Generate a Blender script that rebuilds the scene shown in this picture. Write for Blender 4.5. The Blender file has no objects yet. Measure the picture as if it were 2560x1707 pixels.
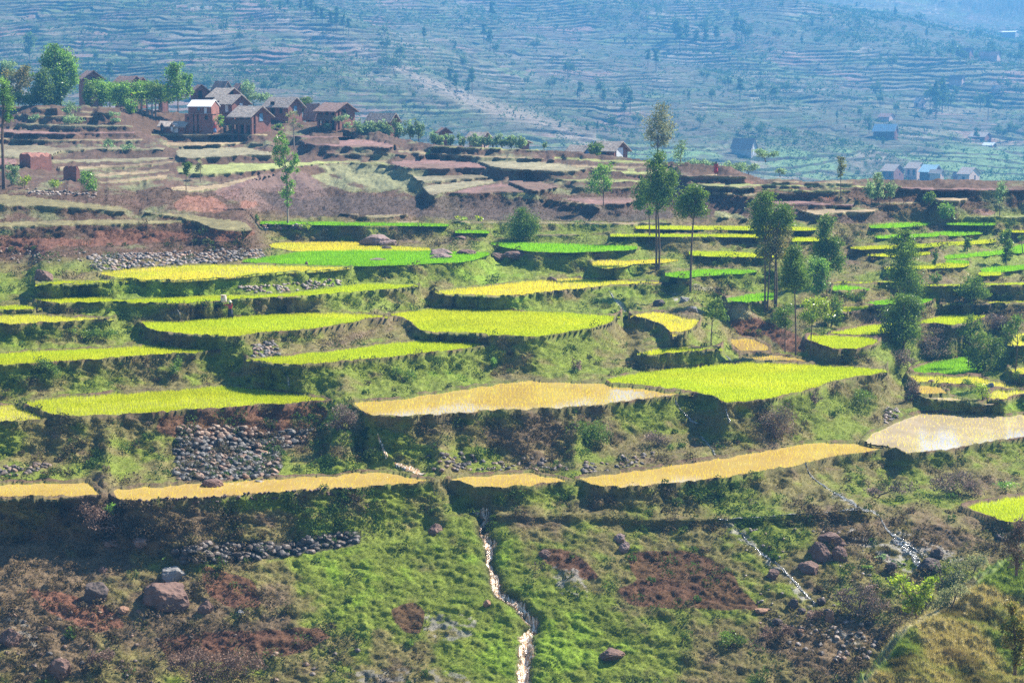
import bpy, math, random
import numpy as np
from mathutils import Vector, Matrix

SC = bpy.context.scene
COL = SC.collection
R = math.radians
rng = np.random.default_rng(7)
random.seed(7)

# ---------------------------------------------------------------- camera
F = 70.0 / 36.0 * 2560.0          # focal length in photograph pixels
CX, CY, V0, HC = 1280.0, 853.5, 230.0, 60.0
PITCH = math.atan((CY - V0) / F)
CP, SP = math.cos(PITCH), math.sin(PITCH)
cam_data = bpy.data.cameras.new('camera')
cam = bpy.data.objects.new('camera', cam_data)
COL.objects.link(cam)
cam.location = (0, 0, HC)
cam.rotation_euler = (R(90) - PITCH, 0, 0)
cam_data.lens = 70.0
cam_data.sensor_width = 36.0
cam_data.clip_start = 1.0
cam_data.clip_end = 6000.0
SC.camera = cam

# ---------------------------------------------------------------- sun, sky, exposure
SUN_AZ, SUN_EL = R(62), R(47)
SUNV = Vector((math.sin(SUN_AZ) * math.cos(SUN_EL), math.cos(SUN_AZ) * math.cos(SUN_EL), math.sin(SUN_EL)))
sd = bpy.data.lights.new('sun', 'SUN')
sd.energy = 5.0
sd.angle = R(0.5)
sd.color = (1.0, 0.93, 0.82)
so = bpy.data.objects.new('sun', sd)
COL.objects.link(so)
so.rotation_euler = SUNV.to_track_quat('Z', 'Y').to_euler()
world = bpy.data.worlds.new('World')
SC.world = world
world.use_nodes = True
wn = world.node_tree.nodes
wl = world.node_tree.links
wn.clear()
sky = wn.new('ShaderNodeTexSky')
sky.sky_type = 'NISHITA'
sky.sun_disc = False
sky.sun_elevation = SUN_EL
sky.sun_rotation = SUN_AZ
sky.altitude = 1500
bg = wn.new('ShaderNodeBackground')
bg.inputs['Strength'].default_value = 0.06
wo = wn.new('ShaderNodeOutputWorld')
wl.new(sky.outputs[0], bg.inputs[0])
wl.new(bg.outputs[0], wo.inputs[0])
SC.view_settings.view_transform = 'Standard'
SC.view_settings.look = 'None'
SC.view_settings.gamma = 1.0
SC.view_settings.exposure = 1.6
SC.render.engine = 'CYCLES'
cy = SC.cycles
cy.max_bounces = 6
cy.diffuse_bounces = 2
cy.glossy_bounces = 2
cy.transmission_bounces = 3
cy.transparent_max_bounces = 6
cy.volume_bounces = 0
cy.caustics_reflective = False
cy.caustics_refractive = False
cy.use_denoising = False

# ---------------------------------------------------------------- geometry of the view
def ray(u, v):
    """direction per metre of forward distance (world y): x and downward slope k"""
    u = np.asarray(u, float); v = np.asarray(v, float)
    xn = (u - CX) / F
    yn = -(v - CY) / F
    dy = CP + yn * SP
    dz = -SP + yn * CP
    return xn / dy, -dz / dy

def kof(v):
    return ray(0, v)[1]

def P(u, v, D):
    x, k = ray(u, v)
    D = np.asarray(D, float)
    return np.stack([x * D, D + 0 * x, HC - k * D], -1)

# crops of the photograph in which points were read off: origin, scale
CR = {'A': (0, 550, 2.6133), 'B': (850, 550, 2.6133), 'C': (1700, 550, 2.6133),
      'D': (0, 1107, 2.6133), 'E': (850, 1107, 2.6133), 'F': (1700, 1107, 2.6133),
      'G': (0, 50, 2.6133), 'H': (850, 50, 2.6133), 'I': (1700, 50, 2.6133),
      'K': (380, 170, 3.92), 'L': (600, 250, 4.704), 'M': (1550, 380, 3.92),
      'N': (2060, 550, 3.484), 'O': (0, 80, 3.92), 'W': (0, 0, 0.91875), 'X': (0, 0, 1.0)}

def T(c, pts):
    ox, oy, k = CR[c]
    return [(ox + x / k, oy + y / k) for x, y in pts]

def TT(*parts):
    out = []
    for i in range(0, len(parts), 2):
        out += T(parts[i], parts[i + 1])
    return out

def band(c, pts, th):
    """a thin field: polyline of its back edge, thickness th (crop units), tapered ends"""
    up = list(pts)
    lo = []
    n = len(pts)
    for i, (x, y) in enumerate(pts):
        t = th * (0.35 if i in (0, n - 1) else 1.0)
        lo.append((x, y + t))
    return T(c, up + lo[::-1])

# ---------------------------------------------------------------- numpy noise
def _h(ix, iy, iz, s):
    n = (ix.astype(np.int64) * 374761393 + iy.astype(np.int64) * 668265263 + iz.astype(np.int64) * 2147483647 + s * 974634777) & 0xffffffff
    n = ((n ^ (n >> 13)) * 1274126177) & 0xffffffff
    n = ((n ^ (n >> 16)) * 2246822519) & 0xffffffff
    return ((n ^ (n >> 15)) & 0xffffff) / float(0xffffff)

def vn2(x, y, s=0):
    ix = np.floor(x); iy = np.floor(y)
    fx = x - ix; fy = y - iy
    fx = fx * fx * (3 - 2 * fx); fy = fy * fy * (3 - 2 * fy)
    z = np.zeros_like(ix)
    a = _h(ix, iy, z, s); b = _h(ix + 1, iy, z, s); c = _h(ix, iy + 1, z, s); d = _h(ix + 1, iy + 1, z, s)
    return (a * (1 - fx) + b * fx) * (1 - fy) + (c * (1 - fx) + d * fx) * fy

def fbm(x, y, scale, octs=4, s=0, g=0.5):
    o = 0; a = 1; t = 0
    for i in range(octs):
        o = o + a * vn2(x / scale + 17.3 * i, y / scale - 9.1 * i, s + i)
        t += a; a *= g; scale *= 0.5
    return o / t      # 0..1

def sstep(a, b, x):
    t = np.clip((x - a) / (b - a), 0, 1)
    return t * t * (3 - 2 * t)

# ---------------------------------------------------------------- mesh helpers
def mesh_np(name, V, faces, mat=None, col=None, smooth=False, parent=None, mats=None, midx=None, tris=False):
    me = bpy.data.meshes.new(name)
    V = np.ascontiguousarray(V, dtype=np.float32).reshape(-1, 3)
    faces = np.ascontiguousarray(faces, dtype=np.int32)
    n, k = faces.shape
    me.vertices.add(len(V)); me.vertices.foreach_set('co', V.ravel())
    me.loops.add(n * k); me.loops.foreach_set('vertex_index', faces.ravel())
    me.polygons.add(n)
    me.polygons.foreach_set('loop_start', np.arange(n, dtype=np.int32) * k)
    if smooth:
        me.polygons.foreach_set('use_smooth', np.ones(n, bool))
    else:
        me.polygons.foreach_set('use_smooth', np.zeros(n, bool))
    if midx is not None:
        me.polygons.foreach_set('material_index', np.asarray(midx, np.int32))
    me.update(calc_edges=True)
    if col is not None:
        ca = me.color_attributes.new('Col', 'FLOAT_COLOR', 'POINT')
        c = np.ones((len(V), 4), np.float32); c[:, :3] = np.asarray(col).reshape(-1, np.asarray(col).shape[-1])[:, :3]
        if np.asarray(col).shape[-1] == 4:
            c[:, 3] = np.asarray(col).reshape(-1, 4)[:, 3]
        ca.data.foreach_set('color', c.ravel())
    o = bpy.data.objects.new(name, me)
    COL.objects.link(o)
    for m in (mats or ([mat] if mat else [])):
        me.materials.append(m)
    if parent is not None:
        o.parent = parent
    return o

def mesh_py(name, verts, faces, mat=None, parent=None, smooth=False):
    me = bpy.data.meshes.new(name)
    me.from_pydata([tuple(v) for v in verts], [], faces)
    me.update()
    if smooth:
        me.polygons.foreach_set('use_smooth', [True] * len(me.polygons))
    o = bpy.data.objects.new(name, me)
    COL.objects.link(o)
    if mat: me.materials.append(mat)
    if parent is not None: o.parent = parent
    return o

def tag(o, label=None, cat=None, group=None, kind=None):
    if label: o['label'] = label
    if cat: o['category'] = cat
    if group: o['group'] = group
    if kind: o['kind'] = kind
    return o

def grid_faces(nr, nc):
    i = np.arange(nr * nc).reshape(nr, nc)
    return np.stack([i[:-1, :-1], i[1:, :-1], i[1:, 1:], i[:-1, 1:]], -1).reshape(-1, 4)

# ---------------------------------------------------------------- materials
def nmat(name):
    m = bpy.data.materials.new(name); m.use_nodes = True
    nt = m.node_tree; nt.nodes.clear()
    out = nt.nodes.new('ShaderNodeOutputMaterial')
    return m, nt, out

def noise_node(nt, scale, detail=4, rough=0.6, vec=None, dist=0.0):
    n = nt.nodes.new('ShaderNodeTexNoise')
    n.inputs['Scale'].default_value = scale
    n.inputs['Detail'].default_value = detail
    n.inputs['Roughness'].default_value = rough
    n.inputs['Distortion'].default_value = dist
    if vec is None:
        tc = nt.nodes.new('ShaderNodeTexCoord'); vec = tc.outputs['Object']
    nt.links.new(vec, n.inputs['Vector'])
    return n

def ramp(nt, fac, stops):
    r = nt.nodes.new('ShaderNodeValToRGB')
    e = r.color_ramp.elements
    while len(e) < len(stops): e.new(0.5)
    for i, (p, c) in enumerate(stops):
        e[i].position = p
        e[i].color = (c[0], c[1], c[2], 1) if hasattr(c, '__len__') else (c, c, c, 1)
    nt.links.new(fac, r.inputs[0])
    return r

def mixc(nt, a, b, fac, mode='MIX'):
    m = nt.nodes.new('ShaderNodeMix'); m.data_type = 'RGBA'; m.blend_type = mode
    for i, v in ((6, a), (7, b), (0, fac)):
        if hasattr(v, 'is_linked'): nt.links.new(v, m.inputs[i])
        elif i == 0: m.inputs[0].default_value = v
        else: m.inputs[i].default_value = (v[0], v[1], v[2], 1)
    return m.outputs[2]

def mat_rough(name, color, var=0.3, scale=6.0, rough=0.9, bump=0.0, spec=0.2, color2=None, detail=5, bdist=0.05):
    m, nt, out = nmat(name)
    b = nt.nodes.new('ShaderNodeBsdfPrincipled')
    b.inputs['Roughness'].default_value = rough
    b.inputs['Specular IOR Level'].default_value = spec
    n = noise_node(nt, scale, detail)
    c2 = color2 or tuple(c * (1 - var) for c in color)
    c1 = color if color2 else tuple(min(1, c * (1 + var)) for c in color)
    r = ramp(nt, n.outputs[0], [(0.3, c2), (0.7, c1)])
    nt.links.new(r.outputs[0], b.inputs['Base Color'])
    if bump:
        bp = nt.nodes.new('ShaderNodeBump'); bp.inputs['Strength'].default_value = bump; bp.inputs['Distance'].default_value = bdist
        nt.links.new(n.outputs[0], bp.inputs['Height']); nt.links.new(bp.outputs[0], b.inputs['Normal'])
    nt.links.new(b.outputs[0], out.inputs[0])
    return m

def mat_terrain(name, sc1, sc2, bump=0.5, bdist=0.15, spec=0.25):
    """vertex colour (alpha = wetness) broken up by world-space noise"""
    m, nt, out = nmat(name)
    at = nt.nodes.new('ShaderNodeAttribute'); at.attribute_name = 'Col'
    n1 = noise_node(nt, sc1, 6, 0.7); n2 = noise_node(nt, sc2, 5, 0.75)
    r1 = ramp(nt, n1.outputs[0], [(0.28, 0.5), (0.5, 0.95), (0.75, 1.45)])
    r2 = ramp(nt, n2.outputs[0], [(0.3, 0.55), (0.7, 1.4)])
    c = mixc(nt, at.outputs['Color'], r1.outputs[0], 1.0, 'MULTIPLY')
    c = mixc(nt, c, r2.outputs[0], 1.0, 'MULTIPLY')
    b = nt.nodes.new('ShaderNodeBsdfPrincipled')
    nt.links.new(c, b.inputs['Base Color'])
    mr = nt.nodes.new('ShaderNodeMapRange')
    mr.inputs[1].default_value = 0; mr.inputs[2].default_value = 1; mr.inputs[3].default_value = 0.95; mr.inputs[4].default_value = 0.22
    nt.links.new(at.outputs['Alpha'], mr.inputs[0]); nt.links.new(mr.outputs[0], b.inputs['Roughness'])
    b.inputs['Specular IOR Level'].default_value = spec
    ad = nt.nodes.new('ShaderNodeMath'); ad.operation = 'ADD'
    nt.links.new(n1.outputs[0], ad.inputs[0]); nt.links.new(n2.outputs[0], ad.inputs[1])
    bp = nt.nodes.new('ShaderNodeBump'); bp.inputs['Strength'].default_value = bump; bp.inputs['Distance'].default_value = bdist
    nt.links.new(ad.outputs[0], bp.inputs['Height']); nt.links.new(bp.outputs[0], b.inputs['Normal'])
    nt.links.new(b.outputs[0], out.inputs[0])
    return m

def mat_leaf(name, trans=0.45, tint=(1, 1, 1), tcol=(1.5, 1.35, 0.5), gloss=0.0):
    """vertex-coloured leaves: diffuse + translucent (+ a little gloss)"""
    m, nt, out = nmat(name)
    at = nt.nodes.new('ShaderNodeAttribute'); at.attribute_name = 'Col'
    c = mixc(nt, at.outputs['Color'], tint, 1.0, 'MULTIPLY')
    d = nt.nodes.new('ShaderNodeBsdfDiffuse'); nt.links.new(c, d.inputs[0])
    t = nt.nodes.new('ShaderNodeBsdfTranslucent')
    ct = mixc(nt, c, tcol, 1.0, 'MULTIPLY'); nt.links.new(ct, t.inputs[0])
    mx = nt.nodes.new('ShaderNodeMixShader'); mx.inputs[0].default_value = trans
    nt.links.new(d.outputs[0], mx.inputs[1]); nt.links.new(t.outputs[0], mx.inputs[2])
    last = mx.outputs[0]
    if gloss:
        g = nt.nodes.new('ShaderNodeBsdfGlossy'); g.inputs['Roughness'].default_value = 0.35
        g.inputs[0].default_value = (1, 1, 1, 1)
        m2 = nt.nodes.new('ShaderNodeMixShader'); m2.inputs[0].default_value = gloss
        nt.links.new(last, m2.inputs[1]); nt.links.new(g.outputs[0], m2.inputs[2]); last = m2.outputs[0]
    nt.links.new(last, out.inputs[0])
    return m
# ================================================================ traced fields (back-projected onto level ground)
# type: y yellow-green rice, g green rice, m paler mixed rice, o muddy water with seedlings, w pale reflecting water
PAD = [
 ('m', T('A', [(640,350),(900,322),(1200,305),(1430,298),(1700,303),(2000,308),(2320,320),(2100,335),(1800,355),(1500,380),(1150,404),(950,400),(780,385),(700,370)])),
 ('y', T('A', [(205,432),(420,405),(800,404),(860,410),(600,425),(330,437)])),
 ('g', TT('A', [(1560,275),(1800,245),(1960,215),(2221,210)], 'B', [(200,208),(580,210),(740,215),(1000,222),(850,270),(500,290),(200,302)], 'A', [(2221,298),(2000,288),(1700,280)])),
 ('m', TT('A', [(1750,155),(2221,150)], 'B', [(140,152),(150,178),(370,178),(580,188),(600,203),(140,202)], 'A', [(2221,202),(1950,205),(1780,180)])),
 ('y', TT('A', [(185,507),(330,520),(600,500),(650,510),(800,530),(920,518),(1300,502),(1700,497),(1800,492),(2100,460),(2221,440)], 'B', [(140,422),(250,420),(535,437),(400,455),(150,478)], 'A', [(2221,492),(2000,510),(1650,520),(1400,545),(1180,565),(980,552),(800,545),(400,555),(250,540)])),
 ('y', T('A', [(-300,575),(0,570),(100,560),(200,572),(285,590),(200,598),(0,602),(-300,605)])),
 ('m', T('A', [(-350,625),(0,627),(250,625),(500,640),(780,655),(600,667),(300,685),(120,692),(0,692),(-350,700)])),
 ('y', TT('A', [(905,675),(1100,668),(1500,640),(1800,615),(2000,612),(2221,618)], 'B', [(130,622),(250,632),(340,642),(180,660),(0,693)], 'A', [(2150,705),(1900,735),(1700,750),(1560,772),(1300,770),(1080,750),(960,722)])),
 ('y', T('B', [(290,625),(480,600),(680,580),(1200,598),(1600,620),(1840,638),(1790,652),(1780,680),(1650,715),(1500,745),(1350,770),(1200,775),(900,762),(540,742),(500,720),(460,670),(420,648)])),
 ('m', T('B', [(612,465),(900,440),(1150,410),(1400,390),(1520,382),(1800,392),(2130,415),(2230,422),(2130,426),(1800,432),(1550,460),(1300,488),(1080,512),(850,507),(650,495)])),
 ('g', T('B', [(965,155),(1150,155),(1950,180),(1940,192),(1700,205),(1450,212),(1250,205),(1080,178)])),
 ('m', T('B', [(1642,270),(1900,274),(2100,262),(2230,262),(2100,282),(1930,285),(1850,305),(1720,318),(1650,300)])),
 ('y', T('A', [(-350,900),(0,880),(300,860),(600,845),(850,835),(1030,827),(1250,842),(1450,860),(1240,880),(1100,885),(700,915),(400,937),(0,955),(-350,985)])),
 ('y', TT('A', [(1600,925),(1800,900),(2100,870),(2221,855)], 'B', [(0,860),(250,820),(500,800),(700,796),(1000,815),(900,840),(600,875),(300,910),(100,933)], 'A', [(2221,938),(2100,950),(1950,963),(1830,965),(1660,945)])),
 ('y', T('A', [(125,1195),(400,1165),(700,1145),(1000,1130),(1300,1100),(1480,1092),(1700,1108),(1950,1140),(2165,1182),(2080,1198),(1900,1205),(1400,1245),(1000,1270),(700,1285),(500,1300),(350,1280),(230,1240)])),
 ('m', T('A', [(-350,1190),(0,1215),(60,1222),(200,1265),(335,1310),(100,1325),(0,1327),(-350,1330)])),
 ('o', TT('B', [(85,1192),(350,1178),(700,1125),(1000,1082),(1190,1055),(1500,1060),(1660,1070),(2000,1108),(2200,1138)], 'C', [(108,1147)], 'B', [(2170,1160),(1900,1195),(1700,1215),(1300,1250),(1000,1262),(700,1280),(450,1293),(200,1290),(130,1250)])),
 ('y', TT('B', [(1700,1062),(1950,1005),(2150,978)], 'C', [(0,972),(200,952),(400,938),(700,945),(1000,962),(1375,985),(1300,1018),(1100,1045),(950,1080),(880,1115),(700,1150),(600,1185),(450,1200),(262,1212),(240,1172),(150,1140),(0,1118)], 'B', [(2000,1092)])),
 ('y', TT('B', [(1945,880),(2050,850),(2221,835)], 'C', [(200,845),(300,852),(150,870),(0,880)], 'B', [(2100,893),(1980,893)])),
 ('m', TT('B', [(1880,640),(2000,605),(2120,602),(2221,640)], 'C', [(130,655),(110,700),(0,762)], 'B', [(2170,776),(2150,740),(2100,690),(2000,660)])),
 ('o', T('C', [(322,777),(480,775),(580,820),(572,865),(400,868),(350,830)])),
 ('o', T('C', [(405,882),(700,886),(830,915),(880,940),(600,933),(412,912)])),
 ('y', T('C', [(832,757),(1000,762),(1230,770),(1300,800),(1280,825),(1200,855),(1000,855),(900,827),(835,790)])),
 ('y', T('C', [(965,748),(1100,715),(1310,685),(1550,668),(1740,622),(2030,618),(2000,650),(1900,690),(1780,710),(1700,685),(1550,690),(1450,745),(1300,762),(1100,758)])),
 ('g', TT('B', [(2112,362)], 'C', [(0,345),(200,330),(530,340),(400,352),(200,362),(0,380)])),
 ('g', T('C', [(303,520),(450,490),(550,478),(620,480),(620,535),(430,550),(310,548)])),
 ('y', T('C', [(62,213),(300,215),(620,234),(620,248),(250,238),(60,230)])),
 ('y', TT('H', [(1925,1355),(2221,1355)], 'I', [(450,1356),(890,1366),(890,1374),(450,1372),(0,1368)], 'H', [(1940,1363)])),
 ('y', TT('H', [(1770,1407),(2221,1408)], 'I', [(500,1411),(620,1414),(620,1421),(400,1418)], 'H', [(1770,1413)])),
 ('y', T('C', [(720,124),(1000,126),(1000,137),(735,139)])),
 ('g', T('C', [(1230,44),(1400,28),(1640,25),(1600,36),(1400,50),(1250,52)])),
 ('g', T('C', [(1270,112),(1500,105),(1700,85),(1850,82),(1990,92),(1850,101),(1500,114),(1300,119)])),
 ('y', T('C', [(1100,185),(1350,174),(1540,168),(1850,148),(2070,131),(2070,146),(1850,165),(1540,182),(1200,192)])),
 ('y', T('C', [(1200,235),(1350,230),(1545,215),(1640,212),(1630,226),(1400,241)])),
 ('y', T('C', [(1330,318),(1550,312),(1740,290),(1900,292),(1850,306),(1600,321),(1400,323)])),
 ('g', T('C', [(1721,245),(1850,230),(2100,205),(2180,185),(2247,165),(2400,160),(2400,205),(2100,222),(1850,250),(1740,256)])),
 ('y', T('C', [(1000,412),(1380,408),(1600,428),(1850,425),(2247,415),(2400,418),(2400,430),(1850,440),(1600,441),(1380,420),(1000,426)])),
 ('g', T('C', [(1962,325),(2100,310),(2247,300),(2400,292),(2400,315),(2247,322),(2100,338),(1980,345)])),
 ('y', T('C', [(1945,352),(2110,350),(2090,361),(1970,366)])),
 ('g', T('C', [(1000,432),(1150,442),(1240,456),(1200,468),(1050,475),(1000,475)])),
 ('y', T('C', [(1700,548),(2000,545),(2247,535),(2400,532),(2400,548),(1900,558),(1720,559)])),
 ('g', T('C', [(1205,547),(1380,520),(1650,522),(1660,540),(1600,558),(1370,568),(1215,560)])),
 ('y', T('C', [(1045,577),(1200,567),(1370,574),(1250,588),(1130,605),(1050,620)])),
 ('g', T('C', [(1522,973),(1700,930),(1870,890),(1950,900),(1980,960),(1980,1015),(1700,1012),(1500,998)])),
 ('m', T('C', [(1482,1010),(1700,1022),(1950,1030),(2050,1062),(2150,1085),(2400,1090),(2400,1108),(2150,1110),(1990,1100),(1850,1078),(1700,1075),(1530,1072)])),
 ('o', T('C', [(1532,1080),(1700,1090),(1760,1130),(1740,1150),(1552,1147)])),
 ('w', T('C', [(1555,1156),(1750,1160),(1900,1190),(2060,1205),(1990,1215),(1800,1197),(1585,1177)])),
 ('m', T('C', [(2045,1122),(2247,1118),(2400,1120),(2400,1145),(2150,1152),(2130,1198),(2000,1188),(2030,1150)])),
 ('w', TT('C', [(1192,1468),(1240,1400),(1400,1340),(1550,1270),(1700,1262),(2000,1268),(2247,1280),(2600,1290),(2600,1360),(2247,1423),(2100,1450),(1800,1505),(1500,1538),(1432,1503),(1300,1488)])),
 ('m', T('C', [(2130,838),(2200,752),(2247,745),(2500,740),(2500,835)])),
 ('m', T('C', [(2140,990),(2247,962),(2500,950),(2500,1040),(2180,1020)])),
 ('o', T('D', [(-400,295),(0,280),(400,262),(575,260),(635,300),(680,352),(400,368),(0,385),(-400,400)])),
 ('o', TT('D', [(722,308),(1000,290),(1300,270),(1500,252),(1900,230),(2200,217)], 'E', [(100,195),(300,195),(650,262),(500,275),(300,290),(0,316)], 'D', [(2000,330),(1500,363),(1100,385),(900,405),(780,383)])),
 ('o', T('E', [(690,240),(900,215),(1250,198),(1400,225),(1525,262),(1400,277),(1200,297),(1000,310),(880,298),(760,265)])),
 ('o', TT('E', [(1545,237),(1800,200),(2100,160),(2221,145)], 'F', [(300,98),(600,48),(900,0),(1170,15),(1420,50),(1300,65),(1000,105),(800,150),(700,175),(300,235),(0,275)], 'E', [(2100,290),(1900,303),(1700,303),(1630,283)])),
 ('y', T('F', [(1862,425),(2000,385),(2247,355),(2600,320),(2600,540),(2150,530),(2050,510),(1950,470)])),
 ('g', TT('G', [(1700,1325),(2221,1330)], 'H', [(360,1334),(720,1341),(700,1347),(0,1341)], 'G', [(1700,1332)])),
 ('g', band('N', [(1050,34),(1300,36),(1500,40)], 10)),
 ('g', band('N', [(1060,366),(1160,364),(1270,374)], 16)), ('y', band('N', [(1560,101),(1760,104)], 10)),
 ('g', T('H', [(750,1382),(980,1388),(975,1394),(752,1390)])),
]
# dry fields of the village hill: kind a = ashen/tan, r = red-maroon soil, e = grass-green, c = crop rows
DRY = [
 ('a', band('G', [(990,742),(1250,744),(1480,744),(1745,750)], 10)),
 ('r', band('L', [(330,412),(590,418),(900,425),(1500,440)], 16)),
 ('a', T('G', [(1060,805),(1300,795),(1500,785),(1590,790),(1610,806),(1300,826),(1100,824)])),
 ('c', T('G', [(1150,846),(1400,832),(1590,830),(1780,868),(1780,886),(1600,886),(1400,898),(1160,908)])),
 ('e', T('G', [(1150,955),(1500,940),(1800,935),(2100,926),(2352,918),(2352,925),(2100,942),(1900,962),(1700,985),(1400,1008),(1170,1005)])),
 ('e', T('L', [(1250,735),(1650,725),(1830,785),(1600,760),(1400,752)])),
 ('a', T('G', [(1120,1092),(1400,1080),(1680,1018),(1700,1022),(1450,1100),(1250,1118),(1130,1115)])),
 ('a', band('O', [(160,812),(600,822),(1050,835)], 18)),
 ('c', band('O', [(160,895),(600,905),(1300,918)], 20)),
 ('r', T('O', [(-600,950),(0,940),(150,960),(420,978),(900,985),(1320,988),(1320,996),(900,996),(300,1010),(0,985),(-600,990)])),
 ('a', band('O', [(-500,1040),(0,1045),(500,1050),(1400,1055)], 12)),
 ('c', T('O', [(-600,1110),(0,1105),(380,1108),(520,1132),(900,1130),(1600,1140),(1660,1158),(1100,1152),(620,1160),(520,1200),(480,1240),(0,1220),(-600,1230)])),
 ('c', T('O', [(460,1250),(900,1248),(1690,1225),(1700,1238),(1400,1262),(1000,1275),(550,1272)])),
 ('a', T('O', [(560,1320),(800,1320),(1200,1305),(1700,1270),(1700,1285),(1300,1320),(900,1338),(600,1342)])),
 ('a', T('O', [(880,1400),(1200,1370),(1660,1340),(1660,1362),(1350,1392),(1000,1418)])),
 ('a', T('O', [(950,1470),(1300,1440),(1640,1400),(1640,1440),(1300,1458),(1000,1482)])),
 ('r', T('O', [(-500,1270),(0,1240),(160,1250),(170,1300),(0,1310),(-500,1330)])),
 ('r', band('L', [(740,520),(1200,525),(1750,550)], 26)),
 ('a', band('L', [(700,625),(1200,630),(1700,632),(2200,660)], 9)),
 ('a', band('L', [(60,510),(200,516),(420,520)], 8)),
 ('a', band('L', [(40,612),(200,612),(340,620)], 8)),
 ('a', T('L', [(700,1430),(1100,1440),(1600,1455),(2100,1415),(2100,1425),(1600,1470),(700,1450)])),
 ('r', T('H', [(310,930),(590,905),(870,925),(990,970),(600,975),(420,966)])),
 ('c', T('H', [(890,920),(1400,930),(1650,985),(1300,990),(1010,970)])),
 ('c', T('H', [(460,1022),(900,1010),(1000,1030),(700,1050),(520,1060)])),
 ('c', T('H', [(530,1085),(900,1047),(1060,1052),(850,1085),(660,1132),(600,1158)])),
 ('r', T('H', [(690,1135),(900,1088),(1080,1068),(1235,1125),(1000,1130)])),
 ('r', T('H', [(1095,1045),(1250,1040),(1450,1095),(1260,1122),(1110,1065)])),
 ('r', T('H', [(1460,1162),(1900,1160),(1920,1200),(1650,1210)])),
 ('a', band('H', [(350,848),(560,862),(1000,890),(1400,912)], 12)),
 ('e', band('H', [(600,828),(1180,834),(1390,850)], 14)),
 ('e', band('H', [(1400,898),(1700,915),(2221,930)], 12)),
 ('a', band('H', [(1400,945),(1650,955),(2221,968)], 14)),
 ('e', band('H', [(1650,988),(1800,985),(2221,1010)], 20)),
 ('e', band('H', [(1400,1040),(1700,1045),(2221,1058)], 16)),
 ('a', band('H', [(1450,1092),(1900,1092),(2221,1095)], 12)),
 ('a', band('H', [(730,1318),(1300,1320),(1900,1326),(2221,1322)], 8)),
 ('a', band('H', [(1000,1400),(1500,1404),(1700,1406)], 6)),
 ('r', T('H', [(0,775),(170,780),(340,812),(350,838),(0,832)])),
 ('e', band('I', [(100,1078),(300,1085),(520,1100)], 10)),
 ('a', band('I', [(230,1125),(500,1165)], 12)),
 ('r', T('I', [(520,1182),(800,1175),(1000,1205),(1180,1210),(1100,1218),(760,1205),(600,1205)])),
 ('a', T('I', [(760,1245),(1000,1232),(1300,1240),(1250,1258),(1000,1262),(900,1280)])),
 ('a', band('I', [(880,1150),(1010,1150)], 8)),
 ('e', band('I', [(960,1090),(1350,1085),(1450,1090)], 8)),
 ('r', T('I', [(1400,1095),(1700,1098),(2247,1105),(2450,1105),(2450,1116),(1800,1115),(1450,1108)])),
 ('a', T('I', [(1640,1150),(1880,1150),(1870,1180),(1700,1190)])),
 ('a', band('I', [(1870,1150),(2247,1150)], 8)),
 ('a', band('I', [(1250,1192),(1600,1196)], 14)),
 ('e', band('I', [(1800,1288),(2247,1280),(2450,1280)], 10)),
 ('e', band('I', [(1780,1332),(2050,1336)], 6)),
 ('e', band('I', [(1740,1388),(2247,1385),(2450,1385)], 5)),
 ('a', band('M', [(0,96),(300,104),(560,150)], 14)), ('e', band('M', [(0,168),(240,182)], 12)), ('a', band('M', [(600,232),(900,222),(1260,246)], 16)), ('e', band('M', [(650,312),(1000,308),(1500,318),(1960,334)], 14)),
 ('a', band('M', [(890,386),(1350,404),(1900,402)], 16)), ('e', band('M', [(1300,352),(1700,372),(2352,384)], 12)), ('a', band('M', [(1500,292),(2000,296),(2352,306)], 12)), ('a', band('M', [(2100,440),(2352,470)], 12)), ('e', band('M', [(900,640),(1250,655)], 12)),
 ('a', band('L', [(1200,700),(1600,712),(2200,735)], 8)), ('a', band('L', [(100,950),(400,880)], 12)), ('a', band('O', [(620,770),(1050,790),(1240,800)], 10)), ('a', band('O', [(170,748),(480,742),(600,760)], 10)), ('a', band('O', [(850,1180),(1500,1180)], 8)),
 ('a', band('H', [(0,1265),(500,1275)], 16)), ('a', band('H', [(1290,1165),(1620,1200),(1700,1230)], 10)), ('a', band('L', [(1050,1370),(1600,1365),(2150,1370)], 12)),
 # near left shoulder above the long dry-stone wall
 ('n', T('G', [(-500,1135),(0,1140),(200,1152),(500,1190),(820,1228),(820,1262),(560,1232),(100,1215),(-500,1215)])),
 ('n', T('G', [(-500,1330),(0,1322),(600,1305),(1200,1308),(1200,1326),(600,1336),(0,1352),(-500,1362)])),
 ('n', T('G', [(880,1252),(1250,1275),(1600,1318),(1660,1385),(1400,1372),(1300,1330),(1210,1300)])),
]
# sloping grassy ground below the lowest paddies (not level)
SLO = [
 TT('E', [(985,455),(1400,462),(1700,466),(2221,486)], 'F', [(400,478),(800,455),(1240,446),(1250,462),(800,474),(400,496),(0,508)], 'E', [(1700,486),(1400,480),(1000,476)]),
 TT('D', [(-650,690),(0,655),(430,610),(700,700),(1050,750),(1150,800),(1400,815),(1700,792),(2000,737),(2200,690)], 'E', [(100,655),(600,620),(720,500),(870,420),(930,560),(1100,545),(1500,560),(2221,600)],
    'F', [(300,575),(700,560),(1100,540),(1380,560),(1500,500),(1860,560),(2247,600),(2600,610),(2600,1800)], 'D', [(-650,1800)]),
]
RIDGE = [(-400,255),(0,262),(300,266),(450,283),(600,292),(900,312),(1000,345),(1100,362),(1330,374),(1480,384),(1640,402),(1760,410),(1830,420),(1900,445),(2050,452),(2200,448),(2560,448),(3000,450)]
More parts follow.
